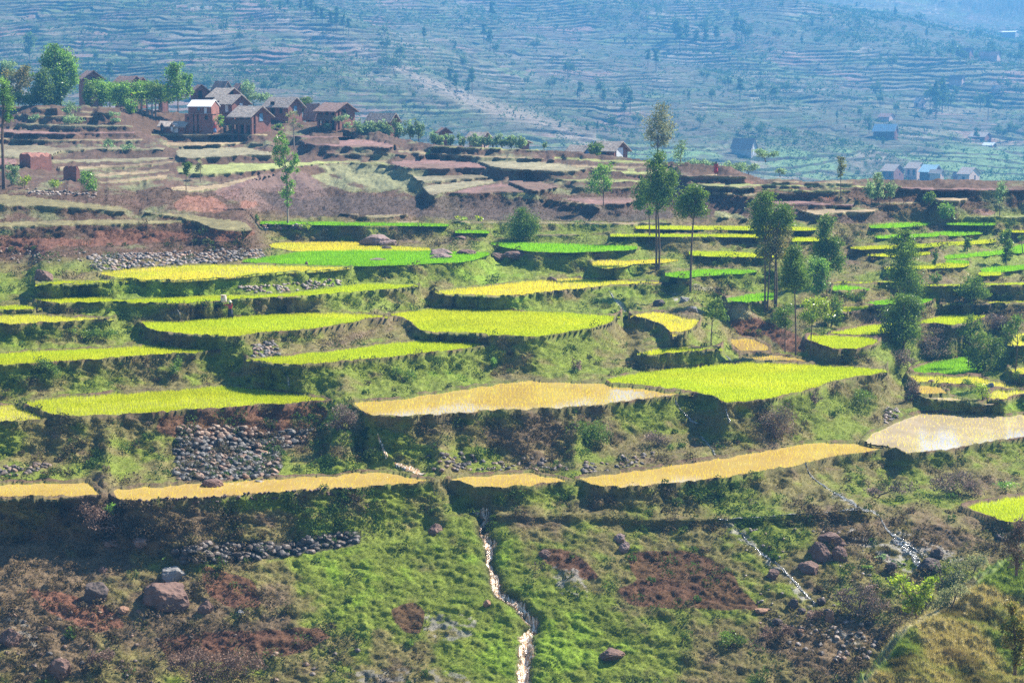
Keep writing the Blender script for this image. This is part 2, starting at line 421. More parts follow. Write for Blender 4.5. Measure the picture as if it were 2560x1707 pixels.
# ================================================================ near terrain
STEP = 2.5
US = np.arange(-250, 2811, STEP)
VS = np.arange(240, 1861, STEP)
NU, NV = len(US), len(VS)
KV = kof(VS)

def raster(poly, us=US, vs=VS):
    """boolean mask of grid points inside polygon + slice"""
    p = np.array(poly)
    c0 = max(0, np.searchsorted(us, p[:, 0].min())); c1 = min(len(us), np.searchsorted(us, p[:, 0].max()) + 1)
    r0 = max(0, np.searchsorted(vs, p[:, 1].min())); r1 = min(len(vs), np.searchsorted(vs, p[:, 1].max()) + 1)
    if c1 <= c0 or r1 <= r0: return None
    X, Y = np.meshgrid(us[c0:c1], vs[r0:r1])
    ins = np.zeros(X.shape, bool)
    n = len(p)
    for i in range(n):
        x0, y0 = p[i]; x1, y1 = p[(i + 1) % n]
        if y0 == y1: continue
        cond = ((y0 > Y) != (y1 > Y)) & (X < (x1 - x0) * (Y - y0) / (y1 - y0) + x0)
        ins ^= cond
    return ins, slice(r0, r1), slice(c0, c1)

def rough_edge(p, amp=1.0):
    p = np.array(p); q = np.roll(p, -1, 0); out = []
    for a, b in zip(p, q):
        n = max(1, int(np.hypot(*(b - a)) / 7)); out += [a + (b - a) * i / n for i in range(n)]
    o = np.array(out); am = amp * np.clip((o[:, 1] - 500) / 250, .25, 2.2)
    o[:, 1] += (fbm(o[:, 0], o[:, 1], 26, 3, 8) - .5) * 5.0 * am; o[:, 0] += (fbm(o[:, 0] + 99, o[:, 1], 26, 3, 9) - .5) * 7 * am
    return o
def chaikin(p, n=2):
    p = np.array(p, float)
    for _ in range(n):
        q = np.roll(p, -1, 0)
        p = np.stack([0.86 * p + 0.14 * q, 0.14 * p + 0.86 * q], 1).reshape(-1, 2)
    return p
S_DRY = 0.025
def thicken(p):
    p = np.array(p, float)
    if p[:, 1].mean() > 700: return p
    q = p.copy(); c = pip(p[:, 0], p[:, 1] - .8, p); d = pip(p[:, 0], p[:, 1] + .8, p)
    q[c & ~d, 1] += 1.3; q[d & ~c, 1] -= 1.6
    return q
def pip(px, py, poly):
    ins = np.zeros(px.shape, bool); n = len(poly)
    for i in range(n):
        x0, y0 = poly[i]; x1, y1 = poly[(i + 1) % n]
        if y0 == y1: continue
        ins ^= ((y0 > py) != (y1 > py)) & (px < (x1 - x0) * (py - y0) / (y1 - y0) + x0)
    return ins
fields = [(t, rough_edge(thicken(chaikin(p, 2 if np.mean([q[1] for q in p]) > 700 else 1))), 0.0) for t, p in PAD] + [(t, chaikin(p, 1), 0.10 if t == 'n' else S_DRY) for t, p in DRY] + [('s', np.array(p), 0.50) for p in SLO]
NF = len(fields)
ID = np.full((NV, NU), -1, np.int32)
for i, (t, p, s) in reversed(list(enumerate(fields))):
    r = raster(p)
    if r is None: continue
    ID[r[1], r[2]][r[0]] = i
SL = np.array([f[2] for f in fields])

# ---- relative depths: walk every column from field to field, banks between them
rows_l = []; rows_c = []
def tbank(vt, vf):
    g = vf - vt
    v = 0.5 * (vt + vf)
    t = 2.4 if v > 620 else (1.8 if v > 520 else 1.6)
    if g > 130: t *= 0.85
    return t
for c in range(0, NU, 5):
    col = ID[:, c]
    ch = np.flatnonzero(np.diff(col)) + 1
    seg = np.split(np.arange(NV), ch)
    last = None
    for s in seg:
        i = col[s[0]]
        if i < 0: continue
        if last is not None and last[0] != i:
            a, ra = last; rb = s[0]
            vt, vf = VS[ra], VS[rb]
            g = vf - vt
            kt, kf = KV[ra], KV[rb]
            if g < 5 + 9 * max(0, (vt - 400)) / 700:
                rhs = math.log(kt + SL[a]) - math.log(kf + SL[i]) + (0.0 if SL[a] != SL[i] else math.log(kf + SL[i]) - math.log(kt + SL[a]) - 0.004)
                w = 30.0
            else:
                t = tbank(vt, vf)
                rhs = math.log((kt + SL[a]) / (t + kt)) - math.log((kf + SL[i]) / (t + kf))
                w = 1.5 / (1 + (g / 70.0) ** 2)
                # ln hA - ln hB = rhs
            rows_l.append((a, i, rhs, w)); rows_c.append((vt, vf))
        last = (i, s[-1])
A = np.zeros((len(rows_l) + NF + 4, NF)); bb = np.zeros(len(A))
for n, (a, i, rhs, w) in enumerate(rows_l):
    A[n, a] = w; A[n, i] = -w; bb[n] = w * rhs
n = len(rows_l)
def anchor(n, fi, u, v, D, w):
    A[n, fi] = w; bb[n] = w * math.log(D * (kof(v) + SL[fi]))
anchor(n, 7, 700, 800, 156.0, 6)
PL = np.array([(268, 458), (335, 398), (400, 322), (450, 280), (500, 251), (560, 217), (600, 196), (640, 182), (700, 166.5), (795, 152)])
PR = np.array([(268, 480), (450, 310), (500, 275), (560, 240), (600, 218), (640, 203), (700, 185), (800, 168), (900, 158), (1000, 148)])
def Dtarget(u, v):
    l = np.exp(np.interp(v, PL[:, 0], np.log(PL[:, 1]))); r = np.exp(np.interp(v, PR[:, 0], np.log(PR[:, 1])))
    q = float(sstep(-0.5, 0.5, (u - np.interp(v, [450, 600, 800], [2080, 1930, 1720])) / 620.0))
    return math.exp((1 - q) * math.log(l) + q * math.log(r))
for fi in range(NF):
    m = ID == fi
    if not m.any(): continue
    rr, cc = np.nonzero(m); u, v = US[int(cc.mean())], VS[int(rr.mean())]
    if fields[fi][0] == 'n':
        A[n + 4 + fi, fi] = 20; bb[n + 4 + fi] = 20 * math.log(float(np.interp(v, [500, 560], [208, 192])) * (kof(v) + SL[fi])); continue
    if fields[fi][0] == 's': continue
    w = 0.4 * min(1.0, m.sum() ** 0.5 / 20) * ((12 if v < 560 else 25) * float(sstep(790, 640, v)) + (12 if u > 1650 and v > 690 and v < 1000 else 0) + 0.01)
    A[n + 4 + fi, fi] = w; bb[n + 4 + fi] = w * math.log(Dtarget(u, v) * (kof(v) + SL[fi]))
LV = [(52, 53, .2), (53, 54, .1), (51, 52, .3), (16, 17, -.05), (48, 54, .15), (7, 8, .3), (0, 2, 0.), (2, 3, -.05), (8, 19, .2), (22, 23, 0.), (14, 15, .35), (43, 44, .05), (28, 29, .4), (44, 47, .1),
      (33, 36, 1.5), (5, 6, .4), (20, 21, .3), (1, 0, -.3), (24, 25, 2.0), (39, 41, 1.2)]
A2 = np.zeros((len(LV), NF)); b2 = np.zeros(len(LV))
for q, (a, b_, dz) in enumerate(LV):       # neighbours side by side: level difference in metres (a above b)
    A2[q, a] = 40; A2[q, b_] = -40; b2[q] = 40 * (-dz / 20.0)
A = np.vstack([A, A2]); bb = np.concatenate([bb, b2])
LH = np.linalg.lstsq(A, bb, rcond=None)[0]
isb = np.array([w < 20 for _, _, _, w in rows_l])
for it in range(25):
    ww = np.ones(len(A)); nl = len(rows_l)
    e = (A[:nl] @ LH - bb[:nl]) / np.maximum(np.array([w for *_, w in rows_l]), 1e-6)
    ww[:nl] = np.where(isb, np.where(e < -0.008, 12.0, 4.0), 1.0)
    LH = 0.5 * LH + 0.5 * np.linalg.lstsq(A * ww[:, None], bb * ww, rcond=None)[0]
bad = {}
for q, (a, b_, rhs, w) in enumerate(rows_l):
    if isb[q] and e[q] < -0.03: bad.setdefault((a, b_), []).append(round(float(e[q]), 3))
print('STEEP', {k: (len(v), min(v)) for k, v in bad.items() if len(v) > 1 or min(v) < -.06})
HF = np.exp(LH)
def fieldD(i, v):
    return HF[i] / (kof(v) + SL[i])

# ---- inverse depth map W, known on the fields, at the crest and at the bottom; membrane between
W = np.zeros((NV, NU)); KN = np.zeros((NV, NU), bool)
for i in range(NF):
    m = ID == i
    if m.any():
        rr = np.nonzero(m)[0]
        W[m] = (KV[rr] + SL[i]) / HF[i]
        KN |= m
ridge_v = np.interp(US, [r[0] for r in RIDGE], [r[1] for r in RIDGE])
def gsm(a, s):
    x = np.arange(-3 * s, 3 * s + 1); g = np.exp(-x * x / (2 * s * s)); g /= g.sum()
    return np.convolve(np.pad(a, 3 * s, mode='edge'), g, 'valid')
top = np.zeros(NU); bot = np.zeros(NU)
for c in range(NU):
    r = np.flatnonzero(ID[:, c] >= 0)
    if not len(r):
        top[c], bot[c] = top[c - 1], bot[c - 1]; continue
    i = ID[r[0], c]; D = fieldD(i, VS[r[0]]); t = 0.16
    top[c] = D * (t + KV[r[0]]) / (t + kof(ridge_v[c]))
    i = ID[r[-1], c]; D = fieldD(i, VS[r[-1]]); t = 0.62
    bot[c] = D * (t + KV[r[-1]]) / (t + KV[-1])
cl, cr = np.searchsorted(US, 20), np.searchsorted(US, 2535)
top[:cl] = top[cl]; bot[:cl] = bot[cl]; top[cr:] = top[cr]; bot[cr:] = bot[cr]
top = gsm(top, 28); bot = gsm(bot, 60)
RR = np.searchsorted(VS, ridge_v)      # first row at or below the crest
for c in range(NU):
    W[RR[c], c] = 1 / top[c]; KN[RR[c], c] = True
    W[-1, c] = 1 / bot[c]; KN[-1, c] = True
    W[:RR[c], c] = 1 / top[c]; KN[:RR[c], c] = True

def relax(W, KN, levels=6):
    nr, nc = W.shape
    if levels > 0 and min(nr, nc) > 24:
        r2, c2 = (nr + 1) // 2, (nc + 1) // 2
        k = KN.astype(float); wk = W * k
        def ds(a):
            b = np.zeros((r2 * 2, c2 * 2)); b[:nr, :nc] = a
            return b.reshape(r2, 2, c2, 2).sum((1, 3))
        kk = ds(k); ww = ds(wk) / np.maximum(kk, 1e-9)
        C = relax(ww, kk > 0, levels - 1)
        ri = np.clip((np.arange(nr) - 0.5) / 2, 0, r2 - 1); ci = np.clip((np.arange(nc) - 0.5) / 2, 0, c2 - 1)
        r0 = np.floor(ri).astype(int); c0 = np.floor(ci).astype(int)
        r1 = np.minimum(r0 + 1, r2 - 1); c1 = np.minimum(c0 + 1, c2 - 1)
        fr = (ri - r0)[:, None]; fc = (ci - c0)[None]
        up = (C[r0][:, c0] * (1 - fc) + C[r0][:, c1] * fc) * (1 - fr) + (C[r1][:, c0] * (1 - fc) + C[r1][:, c1] * fc) * fr
        X = np.where(KN, W, up)
        its = 30
    else:
        X = np.where(KN, W, W[KN].mean()); its = 600
    for _ in range(its):
        Pd = np.pad(X, 1, mode='edge')
        Y = 0.25 * (Pd[:-2, 1:-1] + Pd[2:, 1:-1] + Pd[1:-1, :-2] + Pd[1:-1, 2:])
        X = np.where(KN, W, Y)
    return X
W = relax(W, KN)

# ---- bank profile: a steep face under every field edge, an easy ledge at its foot
tn = .32 + .62 * fbm(US / 1.0, US * 0, 60, 3, 881)
LG = np.zeros((NV, NU)); WT = (ID < 0).astype(float)
for c in range(NU):
    col = ID[:, c]; ch = np.flatnonzero(np.diff(col)) + 1; seg = np.split(np.arange(NV), ch)
    for q in range(1, len(seg) - 1):
        sg = seg[q]
        if col[sg[0]] >= 0: continue
        r0, r1 = sg[0] - 1, sg[-1] + 1
        g = VS[r1] - VS[r0]
        if g > 230 or g < 6: continue
        DA, DB = 1 / W[r0, c], 1 / W[r1, c]
        if DA < DB * 1.002: continue
        v = 0.5 * (VS[r0] + VS[r1]); t = 2.4 if v > 620 else 1.8
        t *= tn[c]
        kk_ = KV[sg]
        Ds = DA * (t + KV[r0]) / (t + kk_); Df = DB * (KV[r1] + .05) / (kk_ + .05)
        Dp = -np.logaddexp(-Ds * 1.5, -Df * 1.5) / 1.5 + .35
        Dp = np.clip(Dp, DB, DA)
        LG[sg, c] = np.log(1 / Dp) - np.log(W[sg, c])
xg = np.arange(-14, 15); gk = np.exp(-xg ** 2 / (2 * 5.0 ** 2)); gk /= gk.sum()
num = np.zeros_like(LG); den = np.zeros_like(LG)
for x_, w_ in zip(xg, gk):
    num += w_ * np.roll(LG * WT, x_, 1); den += w_ * np.roll(WT, x_, 1)
W = W * np.exp(np.where(ID < 0, .76 * num / np.maximum(den, 1e-6) * np.minimum(1, den * 1.3), 0))

# ---- bunds: a low rim round every paddy
def dil(m, dr, dc):
    o = m.copy()
    for _ in range(dr): o[1:] |= o[:-1].copy(); o[:-1] |= o[1:].copy()
    for _ in range(dc): o[:, 1:] |= o[:, :-1].copy(); o[:, :-1] |= o[:, 1:].copy()
    return o
NFF = NF - len(SLO)
SLM = ID >= NFF
ID[SLM] = -1
pad_mask = (ID >= 0) & (ID < len(PAD))
ANYF = ID >= 0
DD = 1.0 / W
DD = np.where(ID >= 0, DD, np.maximum.accumulate(DD[::-1], 0)[::-1])
UU, VV = np.meshgrid(US, VS)
XN = ray(US, 0)[0]
KK = KV[:, None] + 0 * DD
dyv = CP - (VS - CY) / F * SP
X0 = ((US - CX) / F)[None, :] / dyv[:, None] * DD
Y0 = DD.copy()
Z0 = HC - KK * DD
# crest backside: runs away behind the crest and falls
for c in range(NU):
    r = RR[c]; n = r
    if n > 0:
        d = (np.arange(n, 0, -1)) * 1.6
        zr = Z0[r, c]; yr = Y0[r, c]; xr = X0[r, c]
        Y0[:r, c] = yr + d; X0[:r, c] = xr * (yr + d) / yr
        Z0[:r, c] = zr - 0.10 * d - 0.00045 * d * d
behind = VS[:, None] < ridge_v[None, :]

BUND = np.zeros((NV, NU)); 
for i in range(len(PAD)):
    m = ID == i
    if not m.any(): continue
    rr, cc = np.nonzero(m)
    vm = VS[int(rr.max())]
    dr = 1 if vm < 800 else 2
    dc = int(max(1, (vm - 400) / 150))
    a0, a1, b0, b1 = max(0, rr.min() - 4), rr.max() + 5, max(0, cc.min() - 9), cc.max() + 10
    sub = m[a0:a1, b0:b1]
    ring = dil(sub, dr, dc) & ~ANYF[a0:a1, b0:b1]
    zp = HC - HF[i]
    hgt = 0.13 if vm > 700 else -.02
    cur = Z0[a0:a1, b0:b1]
    ring &= (cur > zp - .75)
    nz = np.where(ring, np.maximum(cur, zp + hgt + (.22 if vm > 700 else .05) * (fbm(UU[a0:a1, b0:b1], VV[a0:a1, b0:b1] * 2, 14, 3, 66) - .42)), cur)
    # raise along the sight line so the outline stays put
    dz = nz - cur
    Z0[a0:a1, b0:b1] = nz
    BUND[a0:a1, b0:b1] = np.where(ring, 1, BUND[a0:a1, b0:b1])
free = ~ANYF & ~behind

# ---- lumps and tufts relief
free_s = free.astype(float)
for _ in range(2):
    Pd = np.pad(free_s, 1, mode='edge'); free_s = np.minimum(free_s, (Pd[:-2, 1:-1] + Pd[2:, 1:-1] + Pd[1:-1, :-2] + Pd[1:-1, 2:]) / 4)
qx = X0 + 0.35 * Z0; qy = Z0 * 1.6 + Y0 * 0.45
big = fbm(qx, qy, 5.0, 3, 3) - 0.5
med = np.abs(fbm(qx, qy, 1.6, 4, 11, 0.6) - 0.5) * 2
fine = fbm(qx, qy, 0.35, 3, 23) - 0.5
near = sstep(900, 1250, VV)
amp = .92 - 0.30 * SLM
# vertical erosion flutes on big earth banks
flu = fbm(X0 + 0.2 * Y0, Z0 * 0.15, 2.4, 4, 31, 0.6) - 0.5
disp = free_s * (1 - 0.75 * BUND) * (big * 1.1 * amp + (med - 0.25) * 0.75 * amp + fine * 0.22 + flu * 0.9 * sstep(640, 520, VV))
Z0 = Z0 + disp * 0.65
Y0 = Y0 - disp * 0.75
# fields: clods / shallow ripples, paddies stay level and drop below the water sheet
dryf = (ID >= len(PAD))
Z0 = np.where(dryf, Z0 + (fbm(X0, Y0, 0.9, 3, 41) - 0.5) * 0.22, Z0)
Z0 = np.where(pad_mask, Z0 - 0.10, Z0)

# channel worn by the cascade
CH = T('E', [(870, 402), (945, 425), (935, 500), (920, 552), (950, 590), (975, 650), (970, 735), (985, 800), (1012, 870), (1035, 965), (1150, 1030), (1230, 1120), (1268, 1160), (1262, 1205), (1222, 1215), (1218, 1300), (1205, 1400), (1200, 1650)])
CHD = np.full((NV, NU), 1e3)
for (a0, a1), (b0, b1) in zip(CH[:-1], CH[1:]):
    dx, dy = b0 - a0, b1 - a1; t_ = np.clip(((UU - a0) * dx + (VV - a1) * dy) / (dx * dx + dy * dy + 1e-9), 0, 1)
    CHD = np.minimum(CHD, np.hypot(UU - a0 - t_ * dx, VV - a1 - t_ * dy))
CHW = np.exp(-(CHD / 17.0) ** 2)
Z0 = Z0 - .45 * CHW; Y0 = Y0 + .35 * CHW
def cell(u, v):
    c = int(round((u - US[0]) / STEP)); r = int(round((v - VS[0]) / STEP))
    return min(max(r, 0), NV - 1), min(max(c, 0), NU - 1)
def G(u, v):
    """ground point of the near terrain seen at picture position u, v"""
    r, c = cell(u, v)
    return Vector((X0[r, c], Y0[r, c], Z0[r, c]))
# ================================================================ colours of the near terrain
GRASS = np.array((0.15, 0.185, 0.022)); BRIGHT = np.array((0.17, 0.26, 0.018)); OLIVE = np.array((0.17, 0.145, 0.05))
DEAD = np.array((0.15, 0.105, 0.06)); SOIL = np.array((0.115, 0.05, 0.03)); TAN = np.array((0.30, 0.235, 0.14))
MAROON = np.array((0.22, 0.125, 0.105)); REDE = np.array((0.20, 0.095, 0.065)); DRYG = np.array((0.25, 0.25, 0.12)); WETC = np.array((0.30, 0.27, 0.23))
def soft(u, v, ru, rv):
    return np.exp(-(((UU - u) / ru) ** 2 + ((VV - v) / rv) ** 2))
gsoft = [(900,1420,330,130,.75),(700,1350,230,90,.4),(1450,1330,250,60,.5),(1900,1400,200,150,.35),(1500,1620,260,90,1.0),(1250,1650,140,60,.8),(1100,1500,300,100,.3),
 (120,1450,260,170,-.75),(250,1620,300,110,-.6),(650,1580,220,110,-.35),(550,1330,260,60,-.8),(950,1330,160,50,-.5),(300,1290,200,60,-.5),(200,1130,260,60,-.35),(700,1110,260,70,-.7),
 (1350,1130,330,60,-.35),(1700,1120,180,60,-.3),(1350,1020,300,40,.1),(2050,1040,220,60,.25),(1900,1060,50,60,-.6),(2420,1200,160,60,-.45),(2150,1230,250,50,.3),(2250,1350,250,80,-.1),
 (2300,1600,300,120,-.5),(1950,1620,200,70,-.6),(300,730,500,30,.6),(800,700,300,40,.55),(1200,660,400,35,.55),(1350,770,350,30,.3),(1450,900,130,60,.35),(1150,930,200,60,.1),
 (200,900,350,50,-.1),(850,890,120,50,-.2),(450,870,200,30,.1),(1700,770,120,60,-.3),(2150,830,150,60,-.4),(2250,800,200,60,-.4),(1950,860,100,40,-.5),(2000,640,300,60,-.1),(1250,560,600,20,.1)]
g = np.zeros((NV, NU))
for u, v, ru, rv, a in gsoft: g += a * soft(u, v, ru, rv)
n1 = fbm(qx, qy, 4.5, 4, 51, 0.55) - 0.5
n2 = fbm(qx, qy, 1.1, 3, 61, 0.6) - 0.5
gg = g + .28 * sstep(600, 660, VV) * sstep(1300, 1200, VV) + n1 * 2.6 + n2 * 1.3
def lerp(a, b, t): return a + (b - a) * t[..., None]
C = lerp(np.broadcast_to(DEAD, UU.shape + (3,)), np.broadcast_to(OLIVE, UU.shape + (3,)), sstep(-0.75, -0.1, gg))
C = lerp(C, np.broadcast_to(GRASS, C.shape), sstep(-0.05, 0.55, gg))
C = lerp(C, np.broadcast_to(BRIGHT, C.shape), sstep(0.8, 1.5, gg) * 0.85)
wet = np.zeros((NV, NU))
# dry hill: reddish earth banks with ashen grass
hillm = sstep(575, 520, VV) * (1 - 0.75 * sstep(1900, 2200, UU) * sstep(500, 560, VV))
hillm = np.maximum(hillm, sstep(700, 620, UU) * sstep(690, 640, VV + 0.02 * UU))
hb = lerp(np.broadcast_to(DEAD * (0.75, .62, .6), C.shape), np.broadcast_to(np.array((.15, .085, .06)), C.shape), sstep(-.2, .3, n2 + n1))
hb = lerp(hb, np.broadcast_to(DRYG * 0.75, C.shape), sstep(0.06, 0.3, n1 + 0.4 * n2 + 0.12 * soft(1250, 470, 260, 50) + .4 * soft(950, 440, 110, 25)))
C = lerp(C, hb * .8, hillm)
# terrain steepness: fields and their rims carry light dry grass
kindcol = {'a': TAN * (1.0, .95, .9), 'r': MAROON, 'e': np.array((.28, .30, .10)), 'c': np.array((.25, .22, .13)), 'n': np.array((.20, .17, .075))}
for i in range(len(PAD), NFF):
    m = ID == i
    C[m] = kindcol[fields[i][0]]
    # the lip below the field
    l = np.roll(m, 1, 0) & ~ANYF
    C[l] = C[l] * 0.4 + DRYG * 0.6 if fields[i][0] != 'r' else C[l]
C = np.where((dryf)[..., None], C * (0.72 + 0.56 * fbm(X0, Y0 * 0.5, 1.3, 4, 71))[..., None], C)
C = np.where((dryf)[..., None], lerp(C, np.broadcast_to(DEAD * .8, C.shape), sstep(.56, .72, fbm(X0 * .6, Y0 * .4, 7.0, 3, 77)) * .6), C)
def paint(crop, poly, col, a=1.0, w=None, noisy=True, feather=0.18):
    r = raster(chaikin(T(crop, poly), 1))
    if r is None: return
    m = np.zeros((NV, NU)); m[r[1], r[2]] = r[0]
    for _ in range(3):
        Pd = np.pad(m, 1, mode='edge'); m = (Pd[:-2, 1:-1] + Pd[2:, 1:-1] + Pd[1:-1, :-2] + Pd[1:-1, 2:] + m) / 5
    if noisy: m = sstep(0.35, 0.65, m + (n2 + 0.6 * n1) * 0.9) * (m > 0.02)
    if w is not None: m = m * sstep(.47, .60, fbm(X0 * 1.3, Y0 + Z0 * 2, .55, 3, 97))
    m = m * (~ANYF) * a
    C[...] = lerp(C, np.broadcast_to(np.array(col), C.shape), m)
    if w is not None: wet[...] = np.maximum(wet, m * w)
PT = [
 ('D', [(1140,-40),(1700,-90),(2040,-105),(2010,10),(1840,45),(1835,160),(1795,262),(1150,280)], np.array((.045,.034,.028))),
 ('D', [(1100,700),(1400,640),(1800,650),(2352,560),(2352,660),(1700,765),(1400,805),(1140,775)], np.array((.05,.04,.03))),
 ('E', [(1870,720),(2060,690),(2290,700),(2420,760),(2560,830),(2620,960),(2740,1060),(2700,1090),(2500,1080),(2100,1090),(1900,1070),(1800,960),(1950,900),(1900,830)], SOIL),
 ('E', [(1280,700),(1480,700),(1620,800),(1700,900),(1560,900),(1350,790)], SOIL),
 ('E', [(1350,800),(1560,830),(1620,960),(1600,1040),(1450,1000)], WETC * .8),
 ('E', [(320,1090),(480,1020),(560,1100),(520,1250),(400,1220)], SOIL * .9),
 ('E', [(-900,800),(-560,900),(-500,1080),(-720,1090),(-900,960)], SOIL * 1.4),
 ('D', [(150,950),(420,980),(720,1080),(830,1200),(600,1240),(300,1100)], SOIL * 1.5),
 ('D', [(1000,1260),(1400,1230),(2080,1200),(2180,1260),(1900,1380),(1500,1420),(1100,1400)], SOIL),
 ('A', [(1030,1290),(1400,1250),(2050,1205),(2150,1240),(2100,1330),(1900,1390),(1500,1400),(1150,1420),(1020,1380)], SOIL * 1.25),
 ('A', [(0,90),(380,120),(600,140),(620,60),(1100,70),(1300,60),(1290,140),(1000,150),(600,170),(380,160),(300,230),(150,200),(0,200)], SOIL * 1.3),
 ('A', [(1290,40),(1600,20),(1680,90),(1500,160),(1380,150),(1280,120)], SOIL * 1.6),
 ('G', [(1130,1200),(1250,1140),(1400,1150),(1500,1230),(1430,1260),(1150,1245)], REDE * 1.2),
 ('G', [(1380,1120),(1650,1020),(1950,990),(2000,1120),(2200,1220),(2160,1260),(1750,1200),(1500,1180)], MAROON * .8),
 ('L', [(640,820),(860,900),(1000,1060),(1180,1200),(1250,1340),(1000,1340),(600,1300),(0,1290),(0,1040),(260,900)], np.array((.15,.095,.075))),
 ('L', [(20,1160),(220,1210),(160,1260),(0,1290)], REDE * 1.1),
 ('L', [(800,900),(1300,1080),(1500,1080),(1200,960),(1000,850)], DRYG * .9),
 ('L', [(1450,750),(1950,830),(2100,1000),(1700,1040),(1300,960),(1000,860),(900,770)], DRYG * .8),
 ('H', [(960,1090),(1230,1130),(1280,1165),(1100,1160)], DRYG),
 ('H', [(-600,1110),(-200,1180),(0,1130),(560,1180),(700,1150),(1250,1170),(1650,1220),(2100,1230),(2221,1300),(1900,1310),(700,1305),(300,1270),(-300,1300)], np.array((.085,.058,.045))),
 ('I', [(0,1130),(200,1135),(480,1180),(560,1300),(250,1300),(0,1290)], np.array((.10,.06,.045))), ('I', [(720,1245),(900,1290),(1350,1240),(1420,1320),(760,1320)], np.array((.10,.06,.045))),
 ('I', [(60,1020),(240,1018),(250,1035),(80,1035)], REDE),
 ('I', [(430,1040),(500,1060),(400,1070)], REDE * 1.1),
 ('I', [(900,1150),(1015,1150),(1020,1185),(950,1180)], REDE),
 ('I', [(1880,1260),(1980,1235),(2070,1270),(2000,1290)], MAROON),
 ('I', [(220,1240),(380,1270),(450,1300),(230,1300)], DRYG),
 ('F', [(940,300),(1080,330),(1200,430),(1180,450),(1000,370)], WETC), ('F', [(240,495),(360,490),(450,620),(620,760),(760,880),(700,900),(560,780),(430,660),(330,590)], WETC),
 ('F', [(1060,470),(1120,560),(1300,640),(1420,640),(1560,760),(1540,840),(1400,810),(1260,720),(1100,620)], WETC), ('F', [(1380,560),(1560,600),(1740,680),(1880,760),(1750,780),(1560,720)], WETC),
 ('F', [(700,880),(800,940),(900,1060),(820,1070),(740,960)], WETC), ('F', [(880,1180),(1180,1250),(1200,1330),(1000,1300)], WETC * .8),
 ('D', [(0,1120),(120,1130),(240,1230),(300,1350),(180,1330),(60,1200)], WETC * .8), ('E', [(560,1080),(900,1130),(860,1260),(700,1300),(540,1240)], WETC * .7), ('E', [(100,1480),(500,1460),(800,1500),(900,1568),(100,1568)], WETC * .5),
 ('B', [(1750,470),(1890,590),(1850,600),(1770,500)], WETC * 1.2), ('B', [(2160,480),(2270,500),(2300,540),(2200,540)], WETC * 1.3),
 ('C', [(-60,490),(60,510),(80,540),(-40,530)], WETC * 1.3),
 ('C', [(200,420),(280,470),(560,640),(560,700),(480,640),(320,640),(290,560)], np.array((.22,.16,.10))),
 ('C', [(300,640),(560,640),(800,760),(830,860),(700,850),(560,740),(400,760)], SOIL * 1.4),
 ('C', [(340,560),(420,555),(480,600),(440,640),(330,635)], np.array((.26,.24,.12))),
 ('C', [(80,440),(220,450),(230,470),(90,470)], np.array((.30,.27,.18))),
]
for crop, poly, col in PT:
    iswet = (len(col) == 3 and abs(col[2] / col[0] - WETC[2] / WETC[0]) < 1e-6)
    paint(crop, poly, col, 0.88 if not iswet else 0.75, 0.95 if iswet else None)
C = np.where(((BUND > 0) & (VV > 560))[..., None], lerp(C * 0.8, np.broadcast_to(np.array((.14, .085, .05)), C.shape), sstep(-.1, .25, n1 - 0.45 * g + n2)), C)
C = lerp(C, np.broadcast_to(np.array((.06, .045, .025)), C.shape), np.exp(-(CHD / 20.0) ** 2) * .85)
C = np.clip(C * (0.85 + 0.3 * fbm(qx, qy, 11, 2, 91))[..., None], 0, 1)
CO = np.concatenate([C, wet[..., None]], -1)

# ---- build the sheet
M_TER = mat_terrain('grassy_earth', 1.1, 9.0, 0.6, 0.12)
Vt = np.stack([X0, Y0, Z0], -1).reshape(-1, 3)
# add a skirt that runs back under the mountain and down below
near_o = mesh_np('terraced_hillside', Vt, grid_faces(NV, NU)[:, ::-1], M_TER, CO.reshape(-1, 4), smooth=True)
tag(near_o, 'terraced hillside of grassy earth banks between the rice paddies', kind='structure')

# ================================================================ far mountain
def solve_tps(pts, reg=1e-3):
    p = np.array([P(u, v, D) for u, v, D in pts])
    xy = p[:, :2] / 300.0; z = p[:, 2]
    d = np.linalg.norm(xy[:, None] - xy[None], axis=2)
    K = np.where(d > 0, d * d * np.log(np.maximum(d, 1e-9)), 0) + reg * np.eye(len(p))
    Q = np.concatenate([np.ones((len(p), 1)), xy], 1)
    Mx = np.block([[K, Q], [Q.T, np.zeros((3, 3))]])
    w = np.linalg.solve(Mx, np.concatenate([z, np.zeros(3)]))
    def f(x, y):
        sh = x.shape; q = np.stack([x.ravel(), y.ravel()], 1) / 300.0
        o = w[-3] + q @ w[-2:]
        for i in range(len(p)):
            dd = ((q - xy[i]) ** 2).sum(1)
            o += w[i] * 0.5 * dd * np.log(np.maximum(dd, 1e-12))
        return o.reshape(sh)
    return f
MP = [(-200,300,600),(100,300,600),(400,300,600),(700,330,600),(1000,370,600),(1300,397,590),(1600,425,580),(1900,460,572),(2250,466,572),(2700,466,572),
 (2100,432,630),(2560,432,640),(2300,380,700),(1750,395,650),(1800,300,760),(2300,300,780),(2700,300,800),(1450,345,640),(1200,262,715),(1000,180,790),(880,110,850),(700,55,890),
 (1560,290,790),(1300,170,900),(1080,60,990),(1620,370,680),(500,200,690),(300,130,770),(0,120,770),(-250,120,770),(300,240,640),(0,230,660),(600,120,800),(0,0,920),(-250,0,920),(500,0,950),(1000,0,1060),(1500,0,1090),(1900,0,1080),
 (2080,0,1120),(2450,80,1150),(2700,0,1400),(2350,0,1380),(1900,150,920),(2300,180,900),(2600,180,900),(1550,120,960),(1700,210,860),
 (0,-300,1500),(1280,-300,1550),(2560,-300,1750),(0,541,480),(800,541,480),(1600,541,480),(2200,500,500),(2700,500,500)]
